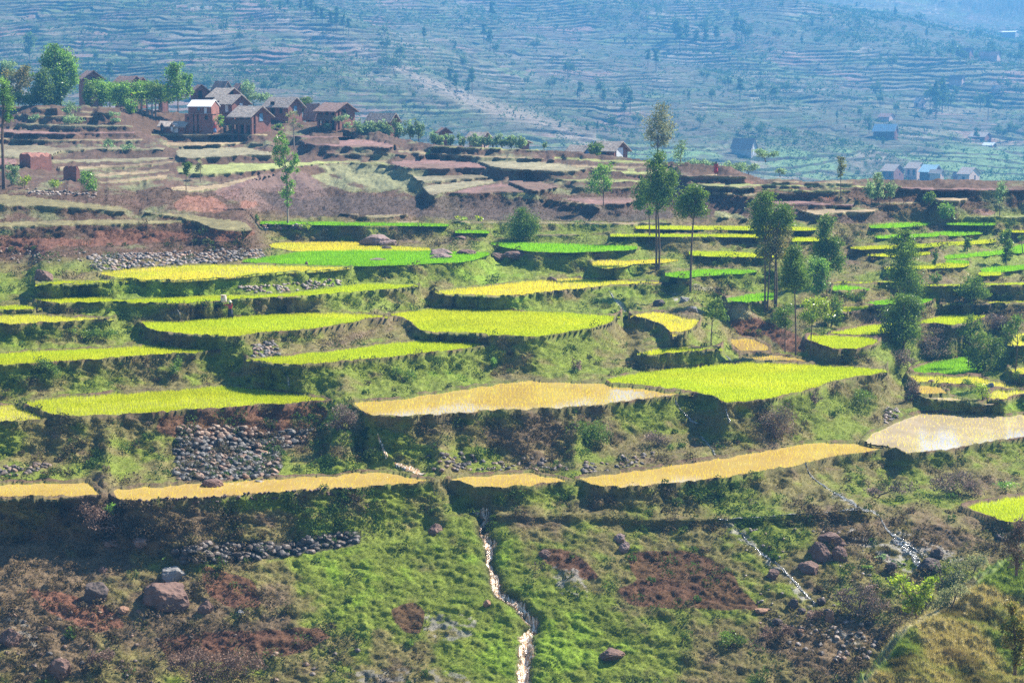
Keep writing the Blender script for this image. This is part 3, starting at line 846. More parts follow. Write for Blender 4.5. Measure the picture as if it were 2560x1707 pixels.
MP = [(u, v, D if D <= 500 else (D + 900 if D > 1450 else 750 + (D - 560) * 1.4)) for u, v, D in MP]
fz = solve_tps(MP)
xs_m = (np.linspace(-260, 2820, 1150) - CX) / F
ds_m = np.concatenate([np.linspace(490, 700, 60), np.geomspace(701, 1760, 1200), np.linspace(1766, 2900, 120)])
XM = xs_m[None, :] * ds_m[:, None]; YM = np.broadcast_to(ds_m[:, None], XM.shape).copy()
ZB = fz(XM[::4, ::4], YM[::4, ::4])
def up4(a, nr, nc):
    ri = np.minimum(np.arange(nr) / 4, a.shape[0] - 1); ci = np.minimum(np.arange(nc) / 4, a.shape[1] - 1)
    r0 = ri.astype(int); c0 = ci.astype(int); r1 = np.minimum(r0 + 1, a.shape[0] - 1); c1 = np.minimum(c0 + 1, a.shape[1] - 1)
    fr = (ri - r0)[:, None]; fc = (ci - c0)[None]
    return (a[r0][:, c0] * (1 - fc) + a[r0][:, c1] * fc) * (1 - fr) + (a[r1][:, c0] * (1 - fc) + a[r1][:, c1] * fc) * fr
ZB = up4(ZB, *XM.shape)
gul = fbm(XM + 0.5 * YM, YM * 0.4, 150, 5, 5, 0.55) - 0.5
ZB = ZB + gul * 36 * sstep(760, 950, YM)
nz1 = (fbm(XM, YM, 60, 4, 15, 0.5) - 0.5) * 10
terr = sstep(0.30, 0.48, fbm(XM, YM * 0.6, 90, 3, 35))          # where terraces are well kept
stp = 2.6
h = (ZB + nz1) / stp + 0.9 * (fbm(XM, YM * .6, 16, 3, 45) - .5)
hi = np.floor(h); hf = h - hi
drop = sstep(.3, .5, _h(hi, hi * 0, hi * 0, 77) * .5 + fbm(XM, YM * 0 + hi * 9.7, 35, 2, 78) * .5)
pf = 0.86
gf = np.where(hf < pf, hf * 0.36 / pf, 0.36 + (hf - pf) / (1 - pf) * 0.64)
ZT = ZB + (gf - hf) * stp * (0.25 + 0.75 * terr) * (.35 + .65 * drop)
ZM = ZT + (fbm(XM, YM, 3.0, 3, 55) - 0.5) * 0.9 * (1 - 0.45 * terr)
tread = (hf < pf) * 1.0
nn = fbm(XM, YM * .5, 30, 4, 65); n3 = fbm(XM, YM, 5, 3, 66)
CM = lerp(np.broadcast_to(np.array((.27, .23, .16)), XM.shape + (3,)), np.broadcast_to(np.array((.19, .18, .09)), XM.shape + (3,)), sstep(.4, .6, nn))
CM = lerp(CM, np.broadcast_to(np.array((.31, .20, .15)), CM.shape), sstep(.58, .7, fbm(XM, YM * .6, 40, 3, 67)))
CM = lerp(CM, np.broadcast_to(np.array((.14, .20, .06)), CM.shape), sstep(.60, .68, fbm(XM, YM, 25, 2, 68)) * .8)
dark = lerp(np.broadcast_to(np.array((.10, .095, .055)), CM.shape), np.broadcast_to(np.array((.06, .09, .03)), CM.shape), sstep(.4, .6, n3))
CM = lerp(CM, dark, 1 - tread * (0.25 + 0.75 * sstep(.36, .58, n3 * .6 + terr * .3 * drop)))  # risers darkened: their backlit shade is painted into the green-brown colour
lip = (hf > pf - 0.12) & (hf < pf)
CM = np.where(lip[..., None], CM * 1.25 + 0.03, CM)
# bare spur running down from the upper left, and bean rows near the hamlet
dyM = CP - (-(HC - ZM) / YM) * 0
kM = (HC - ZM) / YM; yM = (SP - kM * CP) / (CP + kM * SP); uM = CX + XM / YM * F * (CP + yM * SP); vM = CY - yM * F
spur = [(640, 30), (720, 62), (830, 95), (960, 150), (1060, 205), (1160, 245), (1240, 275), (1350, 305), (1440, 335), (1480, 350)]
sx_ = np.array([q[0] for q in spur]); sy_ = np.array([q[1] for q in spur])
dv_ = np.abs(vM - np.interp(uM, sx_, sy_)) + 200 * ((uM < 640) | (uM > 1490))
bare = np.exp(-(dv_ / (13 + 10 * n3)) ** 2) * sstep(.30, .5, n3)
CM = lerp(CM, np.broadcast_to(np.array((.36, .28, .21)), CM.shape), bare * .85)
bean = sstep(.35, .5, nn) * sstep(1250, 1600, uM) * sstep(350, 385, vM)
CM = lerp(CM, np.broadcast_to(np.array((.20, .34, .12)), CM.shape), bean * tread * .75)
M_MTN = mat_terrain('mountain_ground', 0.22, 1.3, 0.5, 0.6)
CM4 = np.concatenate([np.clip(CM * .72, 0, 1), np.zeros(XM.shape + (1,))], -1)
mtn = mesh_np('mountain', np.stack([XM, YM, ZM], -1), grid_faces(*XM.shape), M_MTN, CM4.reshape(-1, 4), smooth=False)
tag(mtn, 'terraced mountainside rising beyond the village hill', kind='structure')
def GM(u, v):
    """point of the mountain seen at picture position u, v"""
    x, k = ray(u, v)
    c = int(np.argmin(np.abs(xs_m - (u - CX) / F)))
    zz = HC - k * ds_m
    m = np.flatnonzero((ZM[:, c] > zz) & (ds_m > 640))
    i = m[0] if len(m) else len(ds_m) - 1
    return Vector((float(x * ds_m[i]), float(ds_m[i]), float(ZM[i, c])))
# wide ground far below and around, reaching the horizon
gp = []
ext = [(-2600, -60), (2600, -60), (2600, 3600), (-2600, 3600)]
o = mesh_py('ground', [(x, y, 14.0) for x, y in ext], [(0, 1, 2, 3)], mat_rough('dry_ground', (.16, .13, .07), .3, .02))
tag(o, 'valley floor around and below the terraces', kind='structure')

# ================================================================ water sheets and rice
def m_water(name, col, rough=0.07, spec=0.5, col2=None, scale=0.35):
    m, nt, out = nmat(name)
    b = nt.nodes.new('ShaderNodeBsdfPrincipled')
    n = noise_node(nt, scale, 5, .65)
    r = ramp(nt, n.outputs[0], [(0.35, col2 or tuple(c * .75 for c in col)), (0.68, col)])
    nt.links.new(r.outputs[0], b.inputs['Base Color'])
    b.inputs['Roughness'].default_value = rough
    b.inputs['Specular IOR Level'].default_value = spec
    n2 = noise_node(nt, 5.0, 3, .6)
    bp = nt.nodes.new('ShaderNodeBump'); bp.inputs['Strength'].default_value = 0.12; bp.inputs['Distance'].default_value = 0.02
    nt.links.new(n2.outputs[0], bp.inputs['Height']); nt.links.new(bp.outputs[0], b.inputs['Normal'])
    nt.links.new(b.outputs[0], out.inputs[0])
    return m
MW = {'y': m_water('green_paddy_water', (.34, .35, .05)), 'g': m_water('deep_green_paddy_water', (.16, .26, .03)), 'm': m_water('pale_paddy_water', (.46, .40, .14)),
      'o': m_water('muddy_paddy_water', (.50, .36, .11), 0.05, .5, (.44, .29, .08)), 'w': m_water('painted_glare_paddy_water', (.54, .43, .28), 0.04)}  # w water: white glare painted in as a pale base colour
RC = {'y': (np.array((.48, .545, .025)), .22, .62, 4), 'g': (np.array((.23, .50, .012)), .24, .7, 4), 'm': (np.array((.62, .58, .06)), .18, .8, 3),
      'o': (np.array((.60, .53, .03)), .15, 1.4, 2), 'w': (np.array((.66, .60, .07)), .15, 1.6, 2)}
LEAFM = mat_leaf('rice_leaf', 0.62, tcol=(1.25, 1.15, .55))
def blades(px, py, pz, h, w, n, col, rg, lean=0.35):
    """n blades per plant; returns triangle vertices and colours"""
    m = len(px)
    px = np.repeat(px, n); py = np.repeat(py, n); pz = np.repeat(pz, n)
    h = np.repeat(h, n) * rg.uniform(.65, 1.15, m * n); w = np.repeat(w, n)
    a = rg.uniform(0, 2 * np.pi, m * n); tl = rg.uniform(0.05, lean, m * n)
    b = rg.uniform(0, 2 * np.pi, m * n)
    px = px + np.cos(a) * w * 1.2; py = py + np.sin(a) * w * 1.2
    p0 = np.stack([px - np.cos(b) * w / 2, py - np.sin(b) * w / 2, pz], -1)
    p1 = np.stack([px + np.cos(b) * w / 2, py + np.sin(b) * w / 2, pz], -1)
    p2 = np.stack([px + np.cos(a) * h * tl, py + np.sin(a) * h * tl, pz + h * np.cos(tl)], -1)
    V = np.stack([p0, p1, p2], 1)
    c = np.repeat(col, n, 0) * rg.uniform(.85, 1.18, (m * n, 1)); c = np.repeat(c[:, None], 3, 1)
    return V, c
tot = 0
RD = {3: .8, 33: .9}
for i, (t, poly, s) in enumerate(fields[:len(PAD)]):
    q0 = poly.copy(); dpx = 4.5 if poly[:, 1].mean() > 760 else (2.6 if poly[:, 1].mean() > 700 else .4)
    fr_ = pip(q0[:, 0], q0[:, 1] - 1.5, q0) & ~pip(q0[:, 0], q0[:, 1] + 1.5, q0)
    poly = q0.copy(); poly[fr_, 1] -= dpx
    bad_ = ~pip(poly[:, 0], poly[:, 1], q0) & fr_; poly[bad_, 1] = q0[bad_, 1] - .5
    k = kof(poly[:, 1]); D = HF[i] / k
    pw = P(poly[:, 0], poly[:, 1], D); zp = HC - HF[i]
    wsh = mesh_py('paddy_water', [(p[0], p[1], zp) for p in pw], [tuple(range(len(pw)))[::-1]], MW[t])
    if wsh.data.polygons[0].normal.z < 0: wsh.data.flip_normals()
    tag(wsh, {'y': 'shallow green water of a flooded rice paddy', 'g': 'shallow water under deep green rice', 'm': 'muddy water under pale young rice', 'o': 'orange muddy water of a newly planted paddy', 'w': 'pale reflecting water of a flooded paddy'}[t], kind='structure')
    Dm = D.mean()
    col, hh, sp, nb = RC[t]
    sp = max(.20, Dm * .00135) * sp
    x0, y0 = pw[:, 0].min(), pw[:, 1].min(); x1, y1 = pw[:, 0].max(), pw[:, 1].max()
    gx, gy = np.meshgrid(np.arange(x0, x1, sp), np.arange(y0, y1, sp))
    rg = np.random.default_rng(100 + i)
    jit = .5 if t in 'yg' else .38
    ang = rg.uniform(-.35, .35)
    gx = gx + rg.uniform(-jit, jit, gx.shape) * sp; gy = gy + rg.uniform(-jit, jit, gy.shape) * sp
    gx = gx.ravel(); gy = gy.ravel()
    ins = pip(gx, gy, pw[:, :2]) & (np.abs(gx / gy) < .285)
    gx = gx[ins]; gy = gy[ins]
    pn = fbm(gx, gy, 5.0, 3, 200 + i)
    dens = {'y': .96, 'g': 1.0, 'm': .88, 'o': .80, 'w': .75}[t]
    if t in 'wo': keep = rg.random(len(gx)) < np.clip(dens * (1.25 - sstep(.45, .62, pn) * (.75 if t == 'o' else .9)), 0, 1)
    elif i == 14: keep = rg.random(len(gx)) < np.clip(1.3 - 1.0 * sstep(.40, .62, pn + (pw[:, 1].max() - gy) * .012), 0, 1)
    else: keep = rg.random(len(gx)) < np.clip(dens * (1.1 - .5 * sstep(.55, .7, pn)), 0, 1)
    gx = gx[keep]; gy = gy[keep]; pn = pn[keep]
    cc = np.broadcast_to(col, (len(gx), 3)) * (0.80 + .4 * pn)[:, None]
    mixg = sstep(.35, .65, fbm(gx, gy, 9, 2, 300 + i))[:, None]
    if t in 'ym': cc = cc * (1 - .35 * mixg) + np.array((.36, .56, .010)) * .35 * mixg
    V, c = blades(gx, gy, np.full(len(gx), zp - .01), hh * (0.8 + .4 * pn), np.full(len(gx), max(.026, Dm * .00022)), nb, cc, rg)
    tot += len(V)
    ro = mesh_np('rice', V.reshape(-1, 3), np.arange(len(V) * 3).reshape(-1, 3), LEAFM, c.reshape(-1, 3))
    tag(ro, {'y': 'bright yellow green rice growing in a flooded terrace', 'g': 'deep green rice growing in a flooded terrace', 'm': 'pale young rice in shallow muddy water', 'o': 'thin rows of rice seedlings in orange water', 'w': 'sparse rice seedlings in reflecting water'}[t], kind='stuff')
print('rice tris', tot)
# ================================================================ haze (one even box of air)
def box_mesh(name, x0, x1, y0, y1, z0, z1, mat, parent=None):
    v = [(x, y, z) for x in (x0, x1) for y in (y0, y1) for z in (z0, z1)]
    f = [(0, 1, 3, 2), (4, 6, 7, 5), (0, 4, 5, 1), (2, 3, 7, 6), (0, 2, 6, 4), (1, 5, 7, 3)]
    return mesh_py(name, v, f, mat, parent)
mh, nt, out = nmat('haze_air')
pv = nt.nodes.new('ShaderNodeVolumePrincipled')
pv.inputs['Color'].default_value = (0.12, 0.47, 1.0, 1)
pv.inputs['Density'].default_value = 0.00048
pv.inputs['Anisotropy'].default_value = 0.25
nt.links.new(pv.outputs[0], out.inputs['Volume'])
hz = box_mesh('haze', -2700, 2700, -100, 3700, 12.5, 480, mh)
tag(hz, 'blue haze in the valley air', kind='stuff')

# ================================================================ grass, herbs and bushes over the banks (ground cover)
GRASSM = mat_leaf('grass_leaf', 0.35, tcol=(1.3, 1.3, .6))
def scatter_grass(name, prob, seed, hscale, label, nb=4):
    rg = np.random.default_rng(seed)
    pick = rg.random((NV, NU)) < prob
    r, c = np.nonzero(pick)
    # jitter inside the cell
    fr = rg.random(len(r)); fc = rg.random(len(r))
    r1 = np.minimum(r + 1, NV - 1); c1 = np.minimum(c + 1, NU - 1)
    def il(a):
        return (a[r, c] * (1 - fr) * (1 - fc) + a[r1, c] * fr * (1 - fc) + a[r, c1] * (1 - fr) * fc + a[r1, c1] * fr * fc)
    x, y, z = il(X0), il(Y0), il(Z0)
    col = C[r, c] * rg.uniform(.65, 1.6, (len(r), 1)) * np.array((1.15, 1.15, 1.0))
    D = y
    V, cc = blades(x, y, z - .03, hscale * D * .00075 * rg.uniform(.6, 1.6, len(r)), D * .00030 * np.ones(len(r)), nb, col, rg, 1.1)
    o = mesh_np(name, V.reshape(-1, 3), np.arange(len(V) * 3).reshape(-1, 3), GRASSM, cc.reshape(-1, 3))
    tag(o, label, kind='stuff')
    return len(V)
okc = free & (VV > 470) & (UU > -120) & (UU < 2700)
pr = np.where(okc, .45, 0.0) * (1 - .75 * wet) * (1 - .6 * (BUND > 0))
soilish = sstep(.55, .35, C[..., 1] / np.maximum(C[..., 0], 1e-3))
pr = pr * (1 - .75 * soilish)
nt_ = scatter_grass('grass', pr, 11, 1.15, 'short grass and weeds covering the terrace banks')
print('grass tris', nt_)
# leafy herbs and low bushes in clumps
def leaf_quads(cx, cy_, cz, rad, n, size, col, rg, flat=.8, shell=.35):
    """leaf diamonds spread through ellipsoids; arrays per clump"""
    m = len(cx)
    idx = np.repeat(np.arange(m), n)
    N = len(idx)
    d = rg.normal(size=(N, 3)); d /= np.linalg.norm(d, axis=1, keepdims=True)
    rr = (shell + (1 - shell) * rg.random(N) ** .5) * rad[idx]
    p = np.stack([cx[idx], cy_[idx], cz[idx]], -1) + d * rr[:, None] * np.array((1, 1, flat))
    a = rg.normal(size=(N, 3)); a /= np.linalg.norm(a, axis=1, keepdims=True)
    b = np.cross(a, rg.normal(size=(N, 3))); b /= np.linalg.norm(b, axis=1, keepdims=True)
    s = (size[idx] * rg.uniform(.6, 1.3, N))[:, None]
    V = np.stack([p - a * s, p - b * s * .5, p + a * s, p + b * s * .5], 1)
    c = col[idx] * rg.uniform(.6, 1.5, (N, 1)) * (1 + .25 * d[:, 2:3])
    return V, np.repeat(c[:, None], 4, 1)
rg = np.random.default_rng(5)
bz = fbm(qx, qy, 6.0, 3, 131)
pb = okc * (VV > 560) * (.0016 * sstep(.50, .62, bz) + .0007) * (1 - wet) * (1 - (BUND > 0) * .8) * (1 + 1.2 * sstep(-.1, -.6, g) + .8 * sstep(1350, 1500, VV) * sstep(900, 500, UU))
pb = pb * (1 - .7 * soilish) * (1 - .85 * sstep(.15, .5, g) * sstep(1250, 1320, VV)) * (1 - .4 * SLM)
r, c = np.nonzero(rg.random((NV, NU)) < pb * 4.2)
cg = sstep(-.3, .5, gg[r, c] + rg.uniform(-.6, .6, len(r)))[:, None]
colb = np.array((.10, .075, .05)) * (1 - cg) + np.array((.055, .095, .025)) * cg
colb = colb * rg.uniform(.7, 1.4, (len(r), 1))
rad = rg.uniform(.25, .62, len(r)) * (1 + .3 * (VV[r, c] < 700))
Vq, cq = leaf_quads(X0[r, c], Y0[r, c] - .1, Z0[r, c] + rad * .35, rad, 60, np.full(len(r), .085) * np.maximum(1, Y0[r, c] / 160), colb, rg)
print('clumps', len(r))
BUSHM = mat_leaf('bush_leaf', 0.3, tcol=(1.2, 1.3, .6))
o = mesh_np('undergrowth', Vq.reshape(-1, 3), np.arange(len(Vq) * 4).reshape(-1, 4), BUSHM, cq.reshape(-1, 3))
tag(o, 'low leafy bushes and brown scrub on the terrace banks', kind='stuff')
# mountain scrub
rg = np.random.default_rng(6)
scr = sstep(.45, .6, fbm(XM, YM * .6, 45, 3, 141)) * (YM < 1760) * (np.abs(XM / YM) < .30) * (1 - .6 * terr)
r, c = np.nonzero(rg.random(XM.shape) < scr * .04 + (YM < 1760) * (np.abs(XM / YM) < .30) * .005)
rad = rg.uniform(.5, 1.5, len(r)) * YM[r, c] / 900
colm = np.array((.06, .10, .035)) * rg.uniform(.7, 1.5, (len(r), 1))
Vq, cq = leaf_quads(XM[r, c], YM[r, c], ZM[r, c] + rad * .5, rad, 10, rad * .4, colm, rg)
o = mesh_np('mountain_scrub', Vq.reshape(-1, 3), np.arange(len(Vq) * 4).reshape(-1, 4), BUSHM, cq.reshape(-1, 3))
tag(o, 'green scrub dotted over the mountainside', kind='stuff')
print('scrub', len(r))
# ================================================================ houses
def DV(d):
    return d * G(585, 335).y / 451.0
M_BRICK = None
def mat_brick(name, c1, c2, mortar, scale=1.0):
    m, nt, out = nmat(name)
    tc = nt.nodes.new('ShaderNodeTexCoord')
    mp = nt.nodes.new('ShaderNodeMapping'); mp.inputs['Rotation'].default_value = (R(90), 0, 0)
    sx = nt.nodes.new('ShaderNodeSeparateXYZ'); nt.links.new(tc.outputs['Object'], sx.inputs[0])
    ad = nt.nodes.new('ShaderNodeMath'); ad.operation = 'ADD'; nt.links.new(sx.outputs[0], ad.inputs[0]); nt.links.new(sx.outputs[1], ad.inputs[1])
    cb = nt.nodes.new('ShaderNodeCombineXYZ'); nt.links.new(ad.outputs[0], cb.inputs[0]); nt.links.new(sx.outputs[2], cb.inputs[1])
    br = nt.nodes.new('ShaderNodeTexBrick'); nt.links.new(cb.outputs[0], br.inputs['Vector'])
    br.inputs['Scale'].default_value = 1.0; br.inputs['Brick Width'].default_value = 0.42; br.inputs['Row Height'].default_value = 0.2
    br.inputs['Mortar Size'].default_value = 0.022
    br.inputs['Color1'].default_value = (*c1, 1); br.inputs['Color2'].default_value = (*c2, 1); br.inputs['Mortar'].default_value = (*mortar, 1)
    n = noise_node(nt, 0.9, 5, .7); r = ramp(nt, n.outputs[0], [(.3, .6), (.7, 1.25)])
    c = mixc(nt, br.outputs[0], r.outputs[0], 1.0, 'MULTIPLY')
    b = nt.nodes.new('ShaderNodeBsdfPrincipled'); b.inputs['Roughness'].default_value = .9
    nt.links.new(c, b.inputs['Base Color']); nt.links.new(b.outputs[0], out.inputs[0])
    return m
M_BRICK = mat_brick('red_brick', (.33, .125, .085), (.25, .10, .07), (.22, .12, .10))
M_PALE = mat_rough('pale_plaster', (.58, .40, .33), .2, 1.2)
M_GREY = mat_rough('grey_plaster', (.42, .38, .34), .2, 1.2)
M_THATCH = mat_rough('weathered_roof', (.36, .30, .25), .45, 2.5, bump=.6, bdist=.1)
M_TILE = mat_rough('brown_tile_roof', (.26, .17, .14), .4, 3.0, bump=.6, bdist=.1)
M_TIN = mat_rough('tin_roof', (.72, .72, .70), .12, 1.5, rough=.45, spec=.6)
M_BLUE = mat_rough('blue_tin_roof', (.38, .55, .60), .12, 1.5, rough=.45, spec=.6)
M_DARKW = mat_rough('dark_opening', (.03, .025, .025), .3, 4)
M_WOOD = mat_rough('weathered_wood', (.16, .10, .075), .3, 4)
M_BLUEP = mat_rough('blue_painted_shutter', (.16, .30, .42), .15, 4)
M_WHITEP = mat_rough('white_painted_frame', (.70, .72, .72), .1, 4)
M_TRUNK = mat_rough('tree_bark', (.14, .095, .07), .4, 3)
M_PALETR = mat_rough('pale_bark', (.30, .24, .19), .35, 3)

def bx(vs, fs, x0, x1, y0, y1, z0, z1):
    n = len(vs)
    vs += [(x, y, z) for x in (x0, x1) for y in (y0, y1) for z in (z0, z1)]
    fs += [tuple(n + i for i in f) for f in ((0, 1, 3, 2), (4, 6, 7, 5), (0, 4, 5, 1), (2, 3, 7, 6), (0, 2, 6, 4), (1, 5, 7, 3))]

def empty(name, loc, rz=0.0):
    o = bpy.data.objects.new(name, None); COL.objects.link(o)
    o.location = loc; o.rotation_euler = (0, 0, rz); o.empty_display_size = .5
    return o

def boxpart(name, dims, mat, parent):
    vs, fs = [], []
    bx(vs, fs, *dims)
    return mesh_py(name, vs, fs, mat, parent)

def house(uv, Lpx, Wpx, wpx, rpx, label, D=None, wall='b', roof='t', wins=(), wing=(), yaw=40, veranda=False, group=None, sink=1.2, far=False, name='brick_house'):
    """nearest corner at picture point uv; long side runs to the left, gable to the right"""
    u, v = uv
    if D is None:
        g = GM(u, v) if far else G(u, v); D = g.y
        z0 = g.z
    base = P(u, v, D); z0 = base[2]
    px = F / D
    th = R(yaw)
    L = Lpx / px / math.cos(th); Wd = Wpx / px / math.sin(th)
    hw = wpx / px; hr = rpx / px
    o = empty(name, (base[0], D, z0), 0)
    # local axes: a along long side (to the left and back), b along gable (to the right and back)
    rot = Matrix.Rotation(math.pi - th, 4, 'Z')      # x axis points left-back
    o.matrix_world = Matrix.Translation((base[0], D, z0)) @ rot @ Matrix.Scale(1, 4)
    # local x: along long side; local y: after rotation pi-th, y axis = (-sin, cos)... points left/front; gable runs along -y
    wm = {'b': M_BRICK, 'p': M_PALE, 'g': M_GREY}[wall]; rm = {'t': M_THATCH, 'i': M_TILE, 's': M_TIN, 'l': M_BLUE}[roof]
    vs, fs = [], []
    def w(x, y, z): return (x, -y, z)
    x0 = 1.3 if veranda else 0.0     # nothing
    yv = 0.9 if veranda else 0.0     # wall set back behind veranda posts on the long side
    pts = [w(0, yv, -sink), w(L, yv, -sink), w(L, Wd, -sink), w(0, Wd, -sink), w(0, yv, hw), w(L, yv, hw), w(L, Wd, hw), w(0, Wd, hw), w(0, Wd / 2, hw + hr * .97), w(L, Wd / 2, hw + hr * .97)]
    hw_v = hw + hr * .97 * (yv / (Wd / 2))
    pts[4] = w(0, yv, hw_v); pts[5] = w(L, yv, hw_v)
    fs = [(0, 1, 5, 4), (2, 3, 7, 6), (0, 4, 8, 7, 3), (1, 2, 6, 9, 5), (0, 3, 2, 1)]
    mesh_py('wall', pts, fs, wm, o)
    # roof: two slabs with overhang
    e = 0.45; sl = hr / (Wd / 2); t = 0.16
    rn = fbm(np.arange(12) * 1.7, np.arange(12) * .3 + u, 2.0, 2, 3)
    rv, rf = [], []
    nseg = 8
    for side in (0, 1):
        b0 = len(rv)
        for i in range(nseg + 1):
            x = -e + (L + 2 * e) * i / nseg
            wob = (rn[i] - .5) * .18
            sag = -.10 * math.sin(math.pi * i / nseg)
            ye = -e * 1.2 + wob
            for (y, z) in ((ye, hw + ye * sl), (Wd / 2, hw + hr + sag)):
                yy = y if side == 0 else Wd - y
                rv += [w(x, yy, z + t), w(x, yy, z)]
        for i in range(nseg):
            a = b0 + 4 * i; c = a + 4
            q = [(a, c, c + 2, a + 2), (a + 1, a + 3, c + 3, c + 1), (a, a + 1, c + 1, c)]
            if i == 0: q.append((a, a + 2, a + 3, a + 1))
            if i == nseg - 1: q.append((c, c + 1, c + 3, c + 2))
            rf += [f if side == 0 else f[::-1] for f in q]
    mesh_py('roof', rv, rf, rm, o)
    for wv in wins:
        side, a, z, ww, hh = wv[:5]; kind = wv[5] if len(wv) > 5 else 'd'
        nm = 'door' if kind in 'DB' else 'window'
        pm = {'d': M_DARKW, 'D': M_WOOD, 'b': M_BLUEP, 'B': M_BLUEP, 'w': M_WHITEP}[kind]
        if side == 'L':
            fr = boxpart(nm, (a * L - ww / 2 - .08, a * L + ww / 2 + .08, -yv - .0, -yv + .05, z * hw - .08, z * hw + hh + .08), M_WOOD, o)
            boxpart('pane' if nm == 'window' else 'panel', (a * L - ww / 2, a * L + ww / 2, -yv + .0, -yv + .06, z * hw, z * hw + hh), pm, fr)
        else:
            fr = boxpart(nm, (-.05, .0, -(a * Wd + ww / 2) - .08, -(a * Wd - ww / 2) + .08, z * hw - .08, z * hw + hh + .08), M_WOOD, o)
            boxpart('pane' if nm == 'window' else 'panel', (-.06, .0, -(a * Wd + ww / 2), -(a * Wd - ww / 2), z * hw, z * hw + hh), pm, fr)
    if veranda:
        for i, a in enumerate((0.02, .33, .64, .97)):
            boxpart('pillar', (a * L - .18, a * L + .18, -.38, -.02, -sink, hw - .05), wm if i in (1, 2) else wm, o)
        boxpart('balcony', (.0, L, -yv + .06, .02, hw * .50, hw * .50 + .12), M_WOOD, o)
        boxpart('balcony_railing', (.0, L, -.10, .04, hw * .53, hw * .53 + .75), M_WOOD, o)
    tag(o, label, 'house', group)
    return o

K = lambda x, y: T('K', [(x, y)])[0]
HI = lambda c, x, y: T(c, [(x, y)])[0]
vill = 'houses of the hill village'
k = 3.92
# veranda house in front
house(K(975, 652), 57, 42, 46.5, 22, 'brick house with grey roof, wooden balcony and pale corner pillar beside the tin-roofed tower house', veranda=True,
      wins=[('L', .25, .05, 1.6, 1.9, 'D'), ('L', .75, .05, 1.4, 1.9, 'd'), ('L', .2, .58, .6, 1.1), ('L', .85, .58, .6, 1.1), ('W', .50, .70, .7, 1.1, 'b')], group=vill)
house(K(785, 505), 55, 35, 41, 19, 'brick house with sagging grey roof directly above the balcony house', wins=[('L', .25, .45, .7, 1.4, 'w'), ('L', .72, .45, .6, 1.6), ('L', .75, .05, .8, 1.5, 'D'), ('W', .55, .62, .6, .9, 'w')], D=DV(462), group=vill, sink=3)
house(K(703, 420), 41, 39, 36, 19, 'tan-roofed brick house rising behind the sagging grey-roofed one', wins=[('W', .45, 1.05, .6, .8)], D=DV(478), group=vill, sink=4)
house(K(400, 360), 7, 38, 31, 17, 'narrow gabled brick house behind the tower house with a small dark window', wall='b', roof='i', wins=[('W', .45, .5, .6, 1.2, 'd')], D=DV(482), group=vill, sink=4, yaw=60)
house(K(700, 330), 26, 14, 34, 15, 'faint hazy gabled house standing behind the village roofs', wall='g', roof='i', D=DV(560), group=vill, sink=4, yaw=35)
house(K(835, 320), 5, 10, 33, 8, 'small pink brick shed next to the faint hazy house', wall='b', roof='i', D=DV(562), group=vill, sink=4)
house(K(1335, 520), 64, 31, 38, 19, 'long brick house with ragged pale roof and dark doorway behind a leafless tree', wins=[('L', .66, .42, .8, 1.9), ('L', .3, .5, .5, .8), ('W', .5, .62, .6, .8, 'b')], D=DV(462), group=vill, sink=3)
house(K(1800, 617), 50, 44, 50, 18, 'brick veranda house with dark sloping roof at the right end of the village', veranda=True, roof='i', wins=[('L', .3, .05, 1.2, 1.8, 'd'), ('L', .75, .05, 1.2, 1.8), ('L', .3, .6, 1.0, 1.1), ('L', .8, .6, 1.0, 1.1), ('W', .42, .72, .8, 1.0, 'd'), ('W', .45, .16, .6, .5)], group=vill)
house(K(1600, 610), 25, 12, 42, 22, 'low dark brick wing tucked against the veranda house', roof='i', D=DV(470), group=vill, wins=[('L', .5, .1, .8, 1.7)])
house(HI('H', 330, 745), 59, 17, 36, 14, 'pale-roofed brick house half hidden by the row of shrubs', D=DV(458), group=vill, sink=2)
house(HI('H', 655, 760), 4, 21, 12, 8, 'small brick gable peeping over the shrub row', D=DV(470), yaw=65, roof='i', group=vill, sink=2)
house(HI('H', 930, 800), 34, 16, 15, 9, 'low grey cottage with a pale end wall among the last village shrubs', D=DV(462), wall='p', group=vill, sink=2)
house(HI('H', 1195, 832), 5, 16, 11, 4, 'tiny pinkish hut at the right end of the shrub row', D=DV(455), wall='b', group=vill, sink=2)
house(HI('H', 1580, 897), 35, 27, 13, 15, 'left one of the paired brick cottages on the ridge, beside a round tree', D=DV(440), wins=[('W', .5, .1, .9, 1.5, 'B')], group='ridge cottages', sink=2)
house(HI('H', 1790, 915), 52, 36, 25, 19, 'right one of the paired brick cottages, with a white-stained gable', D=DV(432), wins=[('L', .45, .3, .7, 1.0), ('W', .4, .1, 1.6, 1.6, 'w')], group='ridge cottages', sink=2)
house(HI('G', 545, 425), 17, 41, 17, 17, 'gabled brick house with half-plastered wall beside the tallest village tree', D=DV(520), roof='i', wins=[('W', .5, .1, .8, 1.2)], group=vill, sink=4, yaw=55)
house(HI('G', 845, 430), 43, 24, 9, 14, 'brown-roofed low house behind the orchard trees', D=DV(520), roof='i', group=vill, sink=4)
house(HI('G', 900, 430), 4, 16, 9, 11, 'small dark-roofed gable touching the low brown-roofed house', D=DV(524), roof='i', group=vill, sink=4)
house(HI('G', 1060, 470), 12, 12, 12, 4, 'small orange-roofed shed left of the bushy village tree', D=DV(500), roof='i', group=vill, sink=4)
